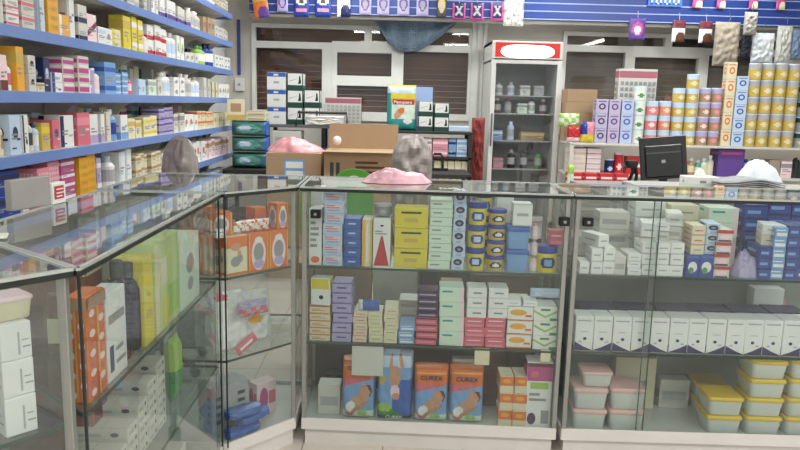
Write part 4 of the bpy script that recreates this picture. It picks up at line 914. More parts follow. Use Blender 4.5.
table('small_stand', 'dark stand behind the metal rack carrying the grid patterned box', GX0-.02, GX1+.02, 7.56, 7.9, [.6, 1.17], DK, DK, 'stand')
carton(GX1-GX0, .22, sz(97, GX0, 7.6)-1.17, 'gridbox', ((GX0+GX1)/2+.01, 7.62, 1.1706), 0, 'wide box with grey grid pattern and rose top, left rear', 'carton_box')
X = sx(327, 6.85, 1.3); b = sheet('x', .36, .09, .05, lambda u, v, s: mat('cream' if .25 < v < .6 and .2 < u < .7 else 'white', .4), 22, 10, 3, wr=.02, seed=4)
tag(b.build('white_packet', None, (X-.02, 6.81, ZR+.001), 0), 'white and cream soft packet lying on the rack front rail', 'packet')
# under the rack
bstack(272, 301, 146, 131, 6.75, 1, 'greycart', 'grey white flat box under the metal rack', z=None, d=.25)
b = MB(); b.box(-.22, 0, 0, .22, .3, .12, mat('black', .4), c=.02); b.box(-.18, -.06, .0, .18, 0, .03, mat('darkgrey', .4), c=.005)
X = sx(322, 6.4, .9); pr = tag(b.build('printer', None, (X, 6.42, .8006)), 'black printer standing on the low counter under the rack', 'printer')
b = MB(); b.box(-.2, .02, .12, .2, .28, .175, mat('darkgrey', .35), c=.01); b.build('scanner_lid', pr)
b = MB(); bb = [(0.02, -.045), (.02, -.02), (.012, .012)]; b.lathe([(.004, 0), (.028, .012), (.036, .035), (.028, .06), (.006, .072)], mat('white', .4), 16); tag(b.build('white_ball', None, (sx(337, 5.75, 1.05), 5.75, 1.06)), 'small white round bulb above the cardboard boxes', 'bulb')
# tissue packs and beige boxes at far left
for i in range(3):
    z0 = .8006+i*.139; b = sheet('t', .33, .135, .26, lambda u, v, s: mat((.34, .56, .52) if inel(u, v, .5, .5, .34, .3) and not inel(u, v, .42, .55, .18, .16) else ('paleblue' if inel(u, v, .42, .55, .18, .16) else ('blue' if u > .9 else (.22, .42, .38))), .3), 22, 10, 6, wr=.006, seed=i)
    tag(b.build('tissue_pack', None, (sx(251, 6.5, 1), 6.5, z0), 0), 'green and blue tissue pack, '+POS(i, 3)+' of three at left rear', 'pack', 'green tissue packs')
zz = .8006+3*.139
bstack(246, 266, 0, 111, 6.42, 2, 'beige', 'beige carton on the green tissue packs', d=.15, z=zz+.001)
carton(.15, .12, .18, ('cream', [(rc(0, 0, 1, .25), 'gold'), (rc(.2, .4, .8, .8), 'tan')]), (sx(236, 6.42, 1.2), 6.42, zz+.001), .2, 'brown and yellow packet standing beside the beige cartons', 'carton_box') 
# cardboard boxes
def cardbox(px0, px1, ytop, Y, d, sty, labels, z0=0, flap=0, rz=0):
    X0, X1 = sx(px0, Y, 1), sx(px1, Y, 1); zt = sz(ytop, (X0+X1)/2, Y); W = X1-X0; mid_ = zt-.42
    if mid_ > .05: carton(W*.97, d, mid_-.002, 'tan', ((X0+X1)/2, Y+.01, .0005), rz, labels[1], 'cardboard_box')
    o = carton(W, d, zt-mid_, sty, ((X0+X1)/2, Y, mid_), rz, labels[0], 'cardboard_box')
    if flap:
        b = MB(); b.box(-W/2*.98, d-.004, zt-mid_, W/2*.98, d, zt-mid_+flap, CARDB, c=.001); b.build('open_flap', o); b = MB(); b.box(-W/2*.98, -.10, zt-mid_+.0005, W/2*.9, 0, zt-mid_+.004, CARDB, c=.001); b.build('open_flap', o)
    return X0, X1, zt
x0, x1, zt1 = cardbox(266, 321, 153, 5.6, .42, 'label', ('cardboard box with blue and white label under the pink bag', 'cardboard box standing under the blue labelled cardboard box'))
b = crumple(.46, .34, .11, mat((.90, .62, .64), .3, noise_amt=.35, scale=9, bump=.6), 4, amp=.7); tag(b.build('plastic_bag', None, ((x0+x1)/2, 5.80, zt1+.002)), 'pink and white plastic bag heaped on the labelled cardboard box', 'bag')
x0, x1, zt2 = cardbox(324, 399, 152, 5.5, .42, 'carttext', ('open cardboard box with raised back flap and brown print', 'cardboard box standing under the open cardboard box'), flap=.20)
# goods on the floor behind the middle case
def floorbox(px0, px1, ytop, Y, d, sty, label, nm='cardboard_box'):
    X0, X1 = sx(px0, Y, .5), sx(px1, Y, .5); carton(X1-X0, d, sz(ytop, (X0+X1)/2, Y), sty, ((X0+X1)/2, Y, .0005), 0, label, nm)
floorbox(308, 371, 264, 3.5, .3, 'tan', 'tan cardboard box on the floor close behind the middle case')
floorbox(373, 417, 269, 3.5, .3, 'greycart', 'pale grey box on the floor behind the middle case', 'storage_box')
floorbox(420, 470, 272, 3.5, .28, ((.30, .29, .30), [(rc(.1, .3, .9, .35), 'black'), (rc(.1, .65, .9, .7), 'black')]), 'dark grey drawer box on the floor, centre behind middle case', 'drawer_unit')
floorbox(474, 558, 275, 3.5, .3, ((.42, .38, .33), [(rc(.1, .5, .5, .55), 'tan')]), 'wide brown grey box on the floor behind the white red cartons', 'storage_box')
# plastic wrapped chairs
def wrapped_chair(x, y, ztop, rz, w, label):
    root = empty('office_chair', (x, y, 0), rz); tag(root, label, 'chair'); s0 = .46
    b = MB(); b.loft([rrect(w*.48, .20, .06, s0), rrect(w*.5, .22, .06, s0+.02), rrect(w*.5, .22, .06, s0+.06), rrect(w*.46, .2, .06, s0+.08)], mat('darkgrey', .6)); b.build('seat', root)
    hb = ztop-(s0+.2); b = sheet('b', w, hb, .07, lambda u, v, s: mat('darkgrey', .6), 12, 12, 4, rnd=.35); o = b.build('backrest', root, (0, .2, s0+.2))
    m = mat((.60, .56, .55), .25, noise_amt=.2, scale=14, bump=1.0)
    b = sheet('c', w*1.1, hb*1.05, .13, lambda u, v, s: m, 26, 26, 2.6, rnd=.35, wr=.03, seed=int(x*10)); b.build('wrinkled_cover', o, (0, 0, -.005))
    b = MB(); b.tube([(0, .2, s0+.25), (0, .22, s0), (0, .05, s0-.02)], .018, DK); b.build('back_bar', root)
    b = MB(); b.tube([(0, 0, .1), (0, 0, s0)], .025, DK); b.build('column', root)
    for k in range(5):
        a = k*2*math.pi/5; b = MB(); b.tube([(0, 0, .12), (.26*math.cos(a), .26*math.sin(a), .06)], .015, DK)
        b.lathe([(.012, -.02), (.028, -.01), (.028, .01), (.012, .02)], mat('black', .4), 12, M=Matrix.Translation((.26*math.cos(a), .26*math.sin(a), .029)) @ Matrix.Rotation(math.pi/2, 4, 'X')); b.build('leg', root)
    for s_ in (-1, 1):
        b = MB(); b.tube([(s_*w*.5, .12, s0+.03), (s_*w*.62, .12, s0+.2), (s_*w*.62, -.12, s0+.22), (s_*w*.52, -.14, s0+.05)], .014, mat('black', .4)); b.build('armrest', root)
wrapped_chair(-1.19, 3.62, sz(140, -1.0, 3.78), -.5, .20, 'office chair in wrinkled grey plastic beside the blue shelves')
wrapped_chair(sx(417, 4.7, 1.1), 4.5, sz(138, .2, 4.7), .15, .245, 'office chair in wrinkled grey plastic behind the middle case')
# green plastic chair
gx = sx(354, 4.2, .95); gr = empty('plastic_chair', (gx, 4.1, 0)); tag(gr, 'green plastic chair with arched back behind the middle case', 'chair'); GM = mat((.36, .66, .22), .35)
b = MB(); zt = sz(169, gx, 4.2); n = 18; zb = .62
pr = [(-.115, zb)]+[(-.115*math.cos(math.pi*i/n), zt-.075+.075*math.sin(math.pi*i/n)) for i in range(n+1)]+[(.115, zb)]
vs = [(p[0], .10, p[1]) for p in pr]+[(p[0], .115, p[1]) for p in pr]; k = len(pr); b.raw(vs, [tuple(range(k))[::-1], tuple(range(k, 2*k))]+[(i, (i+1) % k, (i+1) % k+k, i+k) for i in range(k)], GM); b.build('backrest', gr)
b = MB(); b.face([(x, .0985, z) for x, z in ell(0, zt-.05, .03, .012)], mat('white', .4)); b.build('emblem', gr)
b = MB(); b.loft([rrect(.15, .15, .03, .43, cy=-.03), rrect(.16, .16, .03, .46, cy=-.03)], GM); b.build('seat', gr)
for sa in (-1, 1):
    for sb in (-1, 1): b = MB(); b.tube([(sa*.14, sb*.13-.02, .44), (sa*.16, sb*.16-.02, 0.002)], .014, GM); b.build('leg', gr)
    b = MB(); b.tube([(sa*.105, .108, .64), (sa*.12, .10, .44)], .013, GM); b.build('back_post', gr)
# baby pack on the window rack
ZB = 1.14; RX0, RX1 = sx(386, 7.1, ZB), sx(471, 7.1, ZB)
table('metal_shelf', 'black shelf unit between the wrapped chair and the cooler', RX0, RX1, 6.95, 7.35, [.42, .90, ZB], DK, DK, 'shelf unit')
Wd = sx(416, 7.05, 1.3)-sx(387, 7.05, 1.3); Hd = sz(85, .1, 7.05)-ZB
def art_teal(u, v, s):
    c = 'teal'
    if v > .82: c = 'paleblue' if v < .95 else 'yellow'
    elif v > .62 and u > .12: c = 'yellow' if v > .7 else 'gold'
    elif v > .25: c = 'palegreen' if (u > .15) else 'teal'
    if .56 < v < .68 and .2 < u < .95: c = 'red'
    if inel(u, v, .42, .38, .2, .09, .5): c = 'skin'
    if inel(u, v, .5, .44, .1, .06): c = 'orange'
    if inel(u, v, .72, .2, .15, .06): c = 'white'
    return mat(c, .3)
dp = tag(sheet('p', Wd, Hd, .14, art_teal, 32, 44, 8, wr=.004).build('diaper_pack', None, (sx(401.5, 7.05, 1.3), 7.13, ZB+.001)), 'teal and yellow baby diaper pack standing before the window', 'pack of diapers')
lettering(dp, 'Pampers', Wd*.62, .01, Hd*.62, -.076, .04, 'white')
bstack(418, 433, 0, 101, 7.08, 2, 'bootbox', 'dark green box with black boot picture', z=ZB, tail=', left pair by diaper pack')
bstack(433.8, 449, 0, 103, 7.08, 2, 'bootbox', 'dark green box with black boot picture', z=ZB, tail=', right pair by diaper pack')
carton(.17, .02, .13, ('paleblue', []), (sx(423, 7.2, 1.4), 7.22, sz(101, .3, 7.1)+.012), 0, 'pale blue sheet standing on the left boot boxes', 'paper_sheet', cat='sheet') if False else None
b = MB(); b.box(-.085, 0, 0, .085, .006, sz(87, .3, 7.3)-ZB, mat((.62, .70, .88), .5), c=.001); tag(b.build('blue_sheet', None, (sx(424, 7.3, 1.4), 7.305, ZB+.001)), 'pale blue board standing behind the left boot boxes', 'board')
b = MB(); b.box(-.1, 0, 0, .1, .14, .05, mat('paleblue', .5), c=.004); tag(b.build('flat_box', None, (sx(459, 7.1, 1.2), 7.08, ZB+.001)), 'flat pale blue box at the right end of the black shelf', 'box')
for k, (a, c, bs, ac) in enumerate(((401, 414, 'palepink', 'rose'), (415, 432, 'palepink', 'grey'), (432.5, 448, 'pink', 'palepink'), (448.5, 456, 'sky', 'navy'), (456.5, 467, 'paleblue', 'sky'))):
    X0, X1 = sx(a, 7.0, 1), sx(c, 7.0, 1); carton((X1-X0)*.97, .2, .17, simple(bs, ac, 'two'), ((X0+X1)/2, 6.99, .9006), 0, cn(bs)+' carton with '+cn(ac)+' bands, '+ORDW(k+1)+' along the black shelf middle board', 'carton_box')
for k in range(5):
    X0, X1 = sx(434+k*6.8, 7.0, .8), sx(440.6+k*6.8, 7.0, .8); carton((X1-X0)*.97, .2, .26, ('cream', [(rc(.2, .1, .8, .5), 'gold' if k % 2 else 'tan')]), ((X0+X1)/2, 6.99, .4206+.18), 0, 'cream upright file box, '+ORDW(k+1)+' from left under the black shelf', 'file_box')
carton(.34, .22, .175, 'tan', (sx(448, 7.0, .8), 6.985, .4206), 0, 'long tan box supporting the cream file boxes', 'carton_box')
b = MB(); b.tube([(-.05, 0, 0), (-.05, 0, .1), (-.03, 0, .13), (.03, 0, .13), (.05, 0, .1), (.05, 0, 0)], .012, mat('black', .4)); b.box(-.1, -.03, -.02, .1, .03, 0, mat('black', .4)); hx = sx(440, 6.2, .8); tag(b.build('black_handle_case', None, (hx, 6.6, .8206)), 'black handle of a case in front of cream file boxes', 'handle')
b = sheet('c', .13, .62, .08, lambda u, v, s: mat((.50, .20, .19), .8, noise_amt=.3, scale=14), 14, 26, 3, wr=.05, seed=8); tag(b.build('red_cloth', None, (sx(477.5, 7.2, 1), 7.2, sz(180, .8, 7.2)), 0), 'hanging dark red cloth between black shelf and cooler', 'cloth')
# ---- cooler
FX0, FX1, FYY = sx(489.5, 7.3, 1.4), sx(559, 7.3, 1.4), 7.3
fr = empty('display_cooler', ((FX0+FX1)/2, FYY, 0)); tag(fr, 'tall white glass door drinks cooler with glowing red header', 'refrigerator'); W = (FX1-FX0)/2; HT = sz(41, 1.1, 7.3); zh = sz(58.5, 1.1, 7.3); WM = mat((.84, .84, .83), .3)
b = MB(); b.box(-W, .02, .05, -W+.04, .62, HT, WM); b.box(W-.04, .02, .05, W, .62, HT, WM); b.box(-W, .6, .05, W, .64, HT, mat('silver', .5)); b.box(-W, .02, .05, W, .62, .22, WM); b.box(-W+.02, .06, 0, W-.02, .6, .051, DK); b.box(-W, .02, HT-.03, W, .62, HT, WM); b.box(-W, .03, zh-.03, W, .6, zh-.01, WM); b.build('cabinet', fr)
b = MB(); z0, z1 = .24, zh-.012; t = .045
b.box(-W, -.03, z0, -W+t, .015, z1, WM); b.box(W-t, -.03, z0, W, .015, z1, WM); b.box(-W+t, -.029, z0, W-t, .014, z0+t, WM); b.box(-W+t, -.029, z1-t*.8, W-t, .014, z1, WM); d_ = b.build('door', fr)
b = MB(); b.box(-W+t, -.01, z0+t, W-t, -.004, z1-t*.8, WINGLASS, c=0); b.build('door_glass', d_)
b = MB(); b.tube([(-W+.022, -.045, 1.0), (-W+.022, -.05, 1.02), (-W+.022, -.05, 1.3), (-W+.022, -.045, 1.32)], .008, STL); b.build('door_handle', d_)
b = MB(); b.box(-W+.0, -.03, zh, W-.0, .02, HT, WM, c=.004); hd = b.build('header', fr)
b = MB(); b.box(-W+.03, -.034, zh+.015, W-.03, -.028, HT-.015, mat((.62, .10, .08), .3, emit=1.1), c=0); b.build('lit_red_panel', hd)
b = MB(); b.face([(u*(W-.085), -.036, (zh+HT)/2-.014+v*.062) for u, v in [(math.copysign(abs(math.cos(2*math.pi*i/40))**.5, math.cos(2*math.pi*i/40)), math.sin(2*math.pi*i/40)*(1+.25*math.cos(2*math.pi*i/40)**2*0)) for i in range(40)]], mat((1, .97, .92), .3, emit=7)); b.build('lit_white_panel', hd)
shz = []
for py in (95, 113, 140, 168):
    z = sz(py, 1.1, FYY+.1); shz.append(z); b = MB(); b.box(-W+.045, .06, z-.012, W-.045, .5, z, mat('silver', .4), c=.002); b.build('cooler_shelf', fr)
fx = (FX0+FX1)/2
CI = [(0, -.24, 'b', 'white', 'grey'), (0, -.12, 'b', 'paleblue', 'silver'), (0, .02, 'c', 'offwhite', 'grey'), (0, .16, 'c', 'silver', 'grey'), (1, -.25, 'b', 'brown', 'white'), (1, -.14, 'b', 'grey', 'red'), (1, 0, 'c', 'palegreen', 'grey'), (1, .1, 'b', 'white', 'royal'), (1, .22, 'b', 'maroon', 'white'),
      (2, -.24, 'c', 'sky', 'white'), (2, -.1, 'b', 'paleblue', 'white'), (2, .12, 'w', 'tan', 'gold'), (3, -.22, 'c', 'pink', 'grey'), (3, -.08, 'b', 'black', 'silver'), (3, .05, 'b', 'darkgrey', 'black'), (3, .2, 'b', 'green', 'darkgrey')]
lv_ = ('top', 'second', 'third', 'lowest visible')
for q, (s_, x, kd, c1, c2) in enumerate(CI):
    z = shz[s_]+.001
    if kd == 'b': two('cold_bottle', 'cap', bottle_mesh(.038, (.13 if s_ < 1 else .15 if s_ < 2 else .19), c1, c2, 'silver'), (fx+x, FYY+.16, z), 0, cn(c1)+' bottle with '+cn(c2)+' cap on the '+lv_[s_]+' cooler shelf', 'bottle')
    else: carton(.24 if kd == 'w' else .10, .12, .085 if kd == 'w' else .1, simple(c1, c2, 'band'), (fx+x, FYY+.10, z), 0, cn(c1)+' carton with '+cn(c2)+' band on the '+lv_[s_]+' cooler shelf', 'medicine_carton')
# ---- formula tin shelves on the right
TY = 6.9; ZT1 = sz(143, 1.9, TY-.05); ZT2 = sz(174, 1.9, TY-.05); ZT3 = .42; TX0 = sx(569, TY, 1.1)
WT = mat((.80, .79, .77), .4)
table('stock_shelves', 'long white stock shelves carrying the rows of milk tins', TX0, 5.2, TY-.06, TY+.42, [ZT3, ZT2, ZT1], WT, WT, 'shelving', thick=.022)
b = MB()
cols = [ # px0, px1, ytop, n, kind, colours, name
 (595.5, 607.5, 99, 3, 'c', ((.70, .68, .80), 'plum'), 'lilac carton with plum mark, first column'),
 (608.5, 620, 99.5, 3, 'c', ((.72, .68, .78), 'purple'), 'lilac carton with purple mark, second column'),
 (621, 633, 99.5, 3, 'c', ((.70, .74, .86), 'blue'), 'pale blue carton with blue mark, third column'),
 (634, 646, 86, 4, 't', ('palegreen', 'white', 'green'), 'pale green milk tin'),
 (647, 659, 101, 3, 't', ('paleblue', (.84, .50, .46), 'palepink'), 'lilac and rose milk tin, left column'),
 (660, 672, 101, 3, 't', ('paleblue', (.86, .54, .44), 'cream'), 'lilac and rose milk tin, right column'),
 (673, 685, 88, 4, 't', ('paleblue', 'gold', 'cream'), 'gold milk tin, column right of the rose tins'),
 (686, 698, 74, 5, 't', ('paleblue', 'gold', 'cream'), 'gold milk tin, taller gold column'),
 (699, 710.5, 88, 4, 't', ('lilac', 'tan', 'palepink'), 'tan and lilac milk tin, left column'),
 (711, 722, 88, 4, 't', ('lilac', 'tan', 'pink'), 'tan and lilac milk tin, right column'),
 (722.5, 732, 62, 5, 'c', ('cream', 'orange'), 'cream carton with orange mark, tall column'),
 (733, 745, 76, 5, 'c', ('paleblue', 'blue'), 'white blue carton, column before gold wall'),
 (746.5, 758.5, 63, 5, 't', ('silver', 'gold', 'cream'), 'yellow milk tin, first column of gold wall'),
 (759.5, 771.5, 63, 5, 't', ('silver', 'gold', 'cream'), 'yellow milk tin, second column of gold wall'),
 (772.5, 784.5, 63, 5, 't', ('silver', 'gold', 'cream'), 'yellow milk tin, third column of gold wall'),
 (785.5, 797.5, 64, 5, 't', ('silver', 'gold', 'cream'), 'yellow milk tin, fourth column of gold wall'),
 (798.5, 811, 70, 5, 't', ('darkgreen', 'grey', 'cream'), 'dark green tin at the right frame edge')]
for (p0, p1, yt, n, kd, cc, nm) in cols:
    X0, X1 = sx(p0, TY, 1.3), sx(p1, TY, 1.3); xc = (X0+X1)/2; r = (X1-X0)/2*.98; h = (sz(yt, xc, TY)-ZT1)/n
    for i in range(n):
        lab = nm+', '+POS(i, n); z = ZT1+.0006+i*h
        if kd == 't': two('milk_tin', 'lid', tin_mesh(r, h*.99, *cc), (xc+R.uniform(-.003, .003), TY+r, z), R.uniform(-.2, .2), lab, 'tin', nm)
        else: carton(2*r, 2*r, h*.985, (cc[0], [(ell(.5, .5, .3, .22), cc[1]), (ell(.5, .5, .16, .12), cc[0]), (rc(.15, .82, .85, .88), cc[1])]), (xc, TY, z), 0, lab, 'milk_carton', nm)
X0, X1 = sx(617, 7.15, 1.4), sx(655, 7.15, 1.4); carton(X1-X0, .12, sz(69, 2.4, 7.15)-ZT1, 'gridtall', ((X0+X1)/2, 7.16, ZT1+.0006), 0, 'wide box with grey grid pattern and rose top, behind milk tins', 'carton_box')
X0, X1 = sx(657, 7.15, 1.3), sx(684, 7.15, 1.3); b = crumple(X1-X0, .2, sz(86, 2.6, 7.15)-ZT1, mat('brown', .6, noise_amt=.2), 21); tag(b.build('brown_bundle', None, ((X0+X1)/2, 7.24, ZT1+.0006)), 'brown bundle lying behind the rose milk tins', 'bundle')
X0 = sx(712, 7.15, 1.4); b = crumple(.22, .2, sz(80, 2.9, 7.15)-ZT1, mat((.82, .86, .90), .3, noise_amt=.1), 22); tag(b.build('plastic_bag', None, (X0, 7.25, ZT1+.0006)), 'white plastic bag bulging above the tan milk tins', 'bag')
# things at the left end of the stock shelves
X = sx(575, 7.1, 1.2); carton(.34, .2, sz(102, X, 7.15)-ZT1, 'tan', (X+.07, 7.12, ZT1+.0006), 0, 'brown cardboard box behind the green roll pack at tin shelf end', 'cardboard_box')
carton(.30, .18, .12, 'tan', (X+.06, 7.13, sz(102, X, 7.15)+.002), .1, 'smaller brown cardboard box on top, beside the tin columns', 'cardboard_box')
X = sx(569, 6.95, 1.2); b = sheet('r', .20, .13, .10, lambda u, v, s: mat('palegreen' if (int(u*5)+int(v*3)) % 2 else 'lime', .3), 14, 12, 3, wr=.01); tag(b.build('roll_pack', None, (X, 6.97, sz(127, X, 6.97))), 'green and white wrapped roll pack beside the cooler', 'pack')
X = sx(571, 6.92, 1.2); b = sheet('r', .13, sz(126, X, 6.92)-ZT1, .09, lambda u, v, s: mat('red' if v > .3 else 'palepink', .3), 12, 10, 3, wr=.012); tag(b.build('red_packet', None, (X+.03, 6.92, ZT1+.001)), 'red packet under the green roll pack on tin shelf', 'packet')
X = sx(588, 6.92, 1.2); b = sheet('r', .13, sz(122, X, 6.92)-ZT1, .08, lambda u, v, s: mat('yellow' if v < .45 else ('royal' if u < .4 else 'pink'), .3), 12, 10, 3, wr=.01); tag(b.build('coloured_packet', None, (X-.01, 6.90, ZT1+.001)), 'yellow, blue and pink packet beside the first carton column', 'packet')
# lower tin shelf
bstack(571, 588, 0, 148, TY, 5, ('cream', [(rc(.1, .3, .9, .6), 'palepink'), (rc(0, .8, 1, 1), 'paleblue')]), 'cream flat carton under the tin shelf, left stack', z=ZT2, d=.18)
bstack(589, 603, 0, 148, TY, 5, ('palepink', [(rc(.1, .3, .9, .6), 'cream'), (rc(0, .8, 1, 1), 'sky')]), 'pale pink flat carton under tin shelf, right stack', z=ZT2, d=.18)
for k, (p, c1, c2, h) in enumerate(((612, 'navy', 'paleblue', .14), (621, 'red', 'palepink', .2))):
    X = sx(p, TY, 1); two('drink_can', 'lid', tin_mesh(.045, h, c1, c1, c2), (X, TY+.06, ZT2+.0006), 0, cn(c1)+' can standing on the shelf below the milk tins', 'can')
carton(.16, .1, .17, ('red', [(rc(.1, .4, .9, .6), 'white')]), (sx(637, TY, 1), TY+.03, ZT2+.0006), 0, 'red box standing behind the black handset', 'carton_box')
for k, (p, c1, h) in enumerate(((687, 'orange', .19), (694, 'tan', .17), (701, 'teal', .15), (707, 'palegreen', .17), (713, 'offwhite', .2))):
    two('medicine_bottle', 'cap', bottle_mesh(.035, h, c1, 'white', 'cream'), (sx(p, TY, 1), TY+.05, ZT2+.0006), 0, cn(c1)+' bottle with white cap right of the monitor', 'bottle')
X0, X1 = sx(719, TY, 1), sx(745, TY, 1); carton(X1-X0, .2, ZT1-.03-ZT2, 'violet', ((X0+X1)/2, TY, ZT2+.0006), 0, 'large violet box on the shelf below the milk tins', 'carton_box')
for k, p in enumerate((749, 756)): two('medicine_bottle', 'cap', bottle_mesh(.036, .17, 'sky', 'royal', 'blue'), (sx(p, TY, 1), TY+.05, ZT2+.0006), 0, 'sky blue bottle, '+('left', 'right')[k]+' one of the pair beside violet box', 'bottle')
for k, p in enumerate((764, 776, 788)): X = sx(p, TY, 1); carton(.105, .15, (.15, .17, .16)[k], simple('tan' if k == 1 else 'palepink', 'grey', 'band'), (X, TY, ZT2+.0006), 0, cn('tan' if k == 1 else 'palepink')+' carton behind the white plastic bag, '+('left', 'centre', 'right')[k], 'carton_box')
b = crumple(.16, .14, .18, mat((.08, .12, .11), .5), 31, amp=.6); tag(b.build('dark_bundle', None, (sx(801, TY, 1), TY+.08, ZT2+.0006)), 'dark crumpled bundle at the right end below milk tins', 'bundle')
for k, (a, c) in enumerate(((569, 583), (585, 598), (600, 614), (616, 629))):
    X0, X1 = sx(a, 6.6, .8), sx(c, 6.6, .8)
    carton((X1-X0)*.97, .14, sz(173, 1.7, 6.6)-.68, 'redcart', ((X0+X1)/2, 6.6, .6806), 0, 'red carton, '+ORDW(k+1)+' from left in the row beside the cooler', 'carton_box', 'red cartons')
table('low_bench', 'low white bench under the row of red cartons', sx(562, 6.6, .7), sx(640, 6.6, .7), 6.45, 6.78, [.25, .68], WT, WT, 'bench')
X = sx(563, 6.85, 1); b = sheet('r', .06, .2, .06, lambda u, v, s: mat('palegreen' if v < .6 else 'lime', .3), 12, 12, 3, wr=.012); tag(b.build('green_packet', None, (X+.03, 6.62, .6806)), 'pale green and lime packet standing beside the cooler', 'packet')
# ---- desk with monitor
DZ = .79; table('office_desk', 'grey desk behind the right case carrying the monitor', sx(600, 5.2, DZ), 3.6, 4.9, 6.1, [DZ], mat((.55, .54, .53), .5), mat('grey', .5), 'desk', thick=.03)
MXc = sx(664, 5.6, 1.0); mo = empty('computer_monitor', (MXc, 5.6, DZ)); tag(mo, 'black computer monitor seen from behind on the grey desk', 'monitor'); mo.rotation_euler.z = -.12
BK = mat((.03, .03, .035), .35); Mt = Matrix.Translation((0, 0, .24)) @ Matrix.Rotation(-.10, 4, 'Y') @ Matrix.Rotation(-.12, 4, 'X')
b = MB(); b.box(-.185, -.015, -.165, .165, .02, .165, BK, c=.004, M=Mt); b.box(-.15, -.03, -.15, .13, -.015, .10, BK, c=.008, M=Mt); b.build('screen_housing', mo)
b = MB(); b.box(-.14, -.0315, .035, .12, -.0305, .047, mat('darkgrey', .3), c=0, M=Mt); b.box(-.03, -.0315, -.04, .0, -.0305, -.015, mat('grey', .4), c=0, M=Mt); b.build('back_trim', mo)
b = MB(); b.box(-.03, -.03, .0, .03, .01, .14, BK, c=.004); b.build('stand_neck', mo)
b = MB(); b.loft([rrect(.12, .09, .03, 0), rrect(.12, .09, .03, .012), rrect(.11, .08, .03, .018)], BK); b.build('stand_base', mo)
hs = empty('scanner_on_stand', (sx(631, 5.3, .95), 5.3, DZ)); tag(hs, 'black handheld scanner in its stand left of the monitor', 'scanner')
b = MB(); b.tube([(0, 0, .01), (-.01, 0, .08), (.015, 0, .15), (.01, 0, .19)], .014, BK); b.build('stand_arm', hs)
b = MB(); b.loft([rrect(.035, .02, .01, .18), rrect(.045, .03, .012, .21), rrect(.04, .025, .012, .235)], BK); b.tube([(.03, 0, .2), (.045, 0, .13), (.04, 0, .06)], .013, BK); b.build('scanner_body', hs)
b = MB(); b.lathe([(.05, 0), (.05, .012), (.02, .02)], BK, 16); b.build('foot', hs)
# desk front items seen over the counter
DZ2 = .93; table('front_desk', 'pale desk close behind the right case carrying newspapers', sx(640, 4.4, .9), 2.9, 4.1, 4.75, [DZ2], mat((.62, .61, .60), .5), mat('grey', .5), 'desk', thick=.03)
X0, X1 = sx(681, 4.4, 1), sx(712, 4.4, 1)
carton(X1-X0, .12, .075, ('white', [(rc(0, 0, 1, .45), 'palegreen'), (rc(.4, .5, .6, .7), 'grey')]), ((X0+X1)/2, 4.3, DZ2+.0006), 0, 'white and mint tissue box on the pale desk', 'tissue_box')
b = crumple(.07, .06, .05, mat('white', .5), 41); b.build('tissue', bpy.data.objects[[o.name for o in bpy.data.objects if o.name.startswith('tissue_box')][0]], (0, .06, .076))
b = crumple(.10, .06, .045, mat((.90, .66, .50), .5), 43); tag(b.build('crumpled_wrapper', None, (sx(720, 4.2, 1), 4.2, DZ2+.0006)), 'peach crumpled wrapper between tissue box and newspapers', 'wrapper')
for k in range(5):
    b = MB(); n = 10; w_ = .40; pts = []
    for i in range(n+1):
        u = i/n-.5; pts.append((u*w_, .0125*k+.02*math.exp(-((u-.1)/.25)**2)))
    vs = [(x, -.13, z) for x, z in pts]+[(x, .13, z) for x, z in pts]+[(x, -.13, z+.006) for x, z in pts]+[(x, .13, z+.006) for x, z in pts]; q = n+1
    fs = []
    for i in range(n): fs += [(i, i+q, i+1+q, i+1), (i+2*q, i+1+2*q, i+1+3*q, i+3*q), (i, i+1, i+1+2*q, i+2*q), (i+q, i+3*q, i+1+3*q, i+1+q)]
    fs += [(0, 2*q, 3*q, q), (n, n+q, n+3*q, n+2*q)]
    b.raw(vs, fs, mat('grey' if k % 2 == 0 else 'silver', .7, noise_amt=.2, scale=25), True)
    tag(b.build('newspaper', None, (sx(741, 4.35, 1), 4.35-.006*k, DZ2+.0008), .0), 'grey folded newspaper, '+POS(k, 5)+' of the pile on the pale desk', 'newspaper', 'newspaper pile')
X = sx(768, 4.5, 1); b = crumple(.30, .2, .20, mat((.84, .86, .90), .35, noise_amt=.04, scale=6), 51, amp=.25); tag(b.build('plastic_bag', None, (X, 4.62, DZ2+.0006)), 'white plastic bag slumped beside the newspaper pile', 'bag')
# small goods row seen through the far edge of the right case top
for k in range(14):
    X = sx(592+15.5*k, 3.02, ZS1+.2)
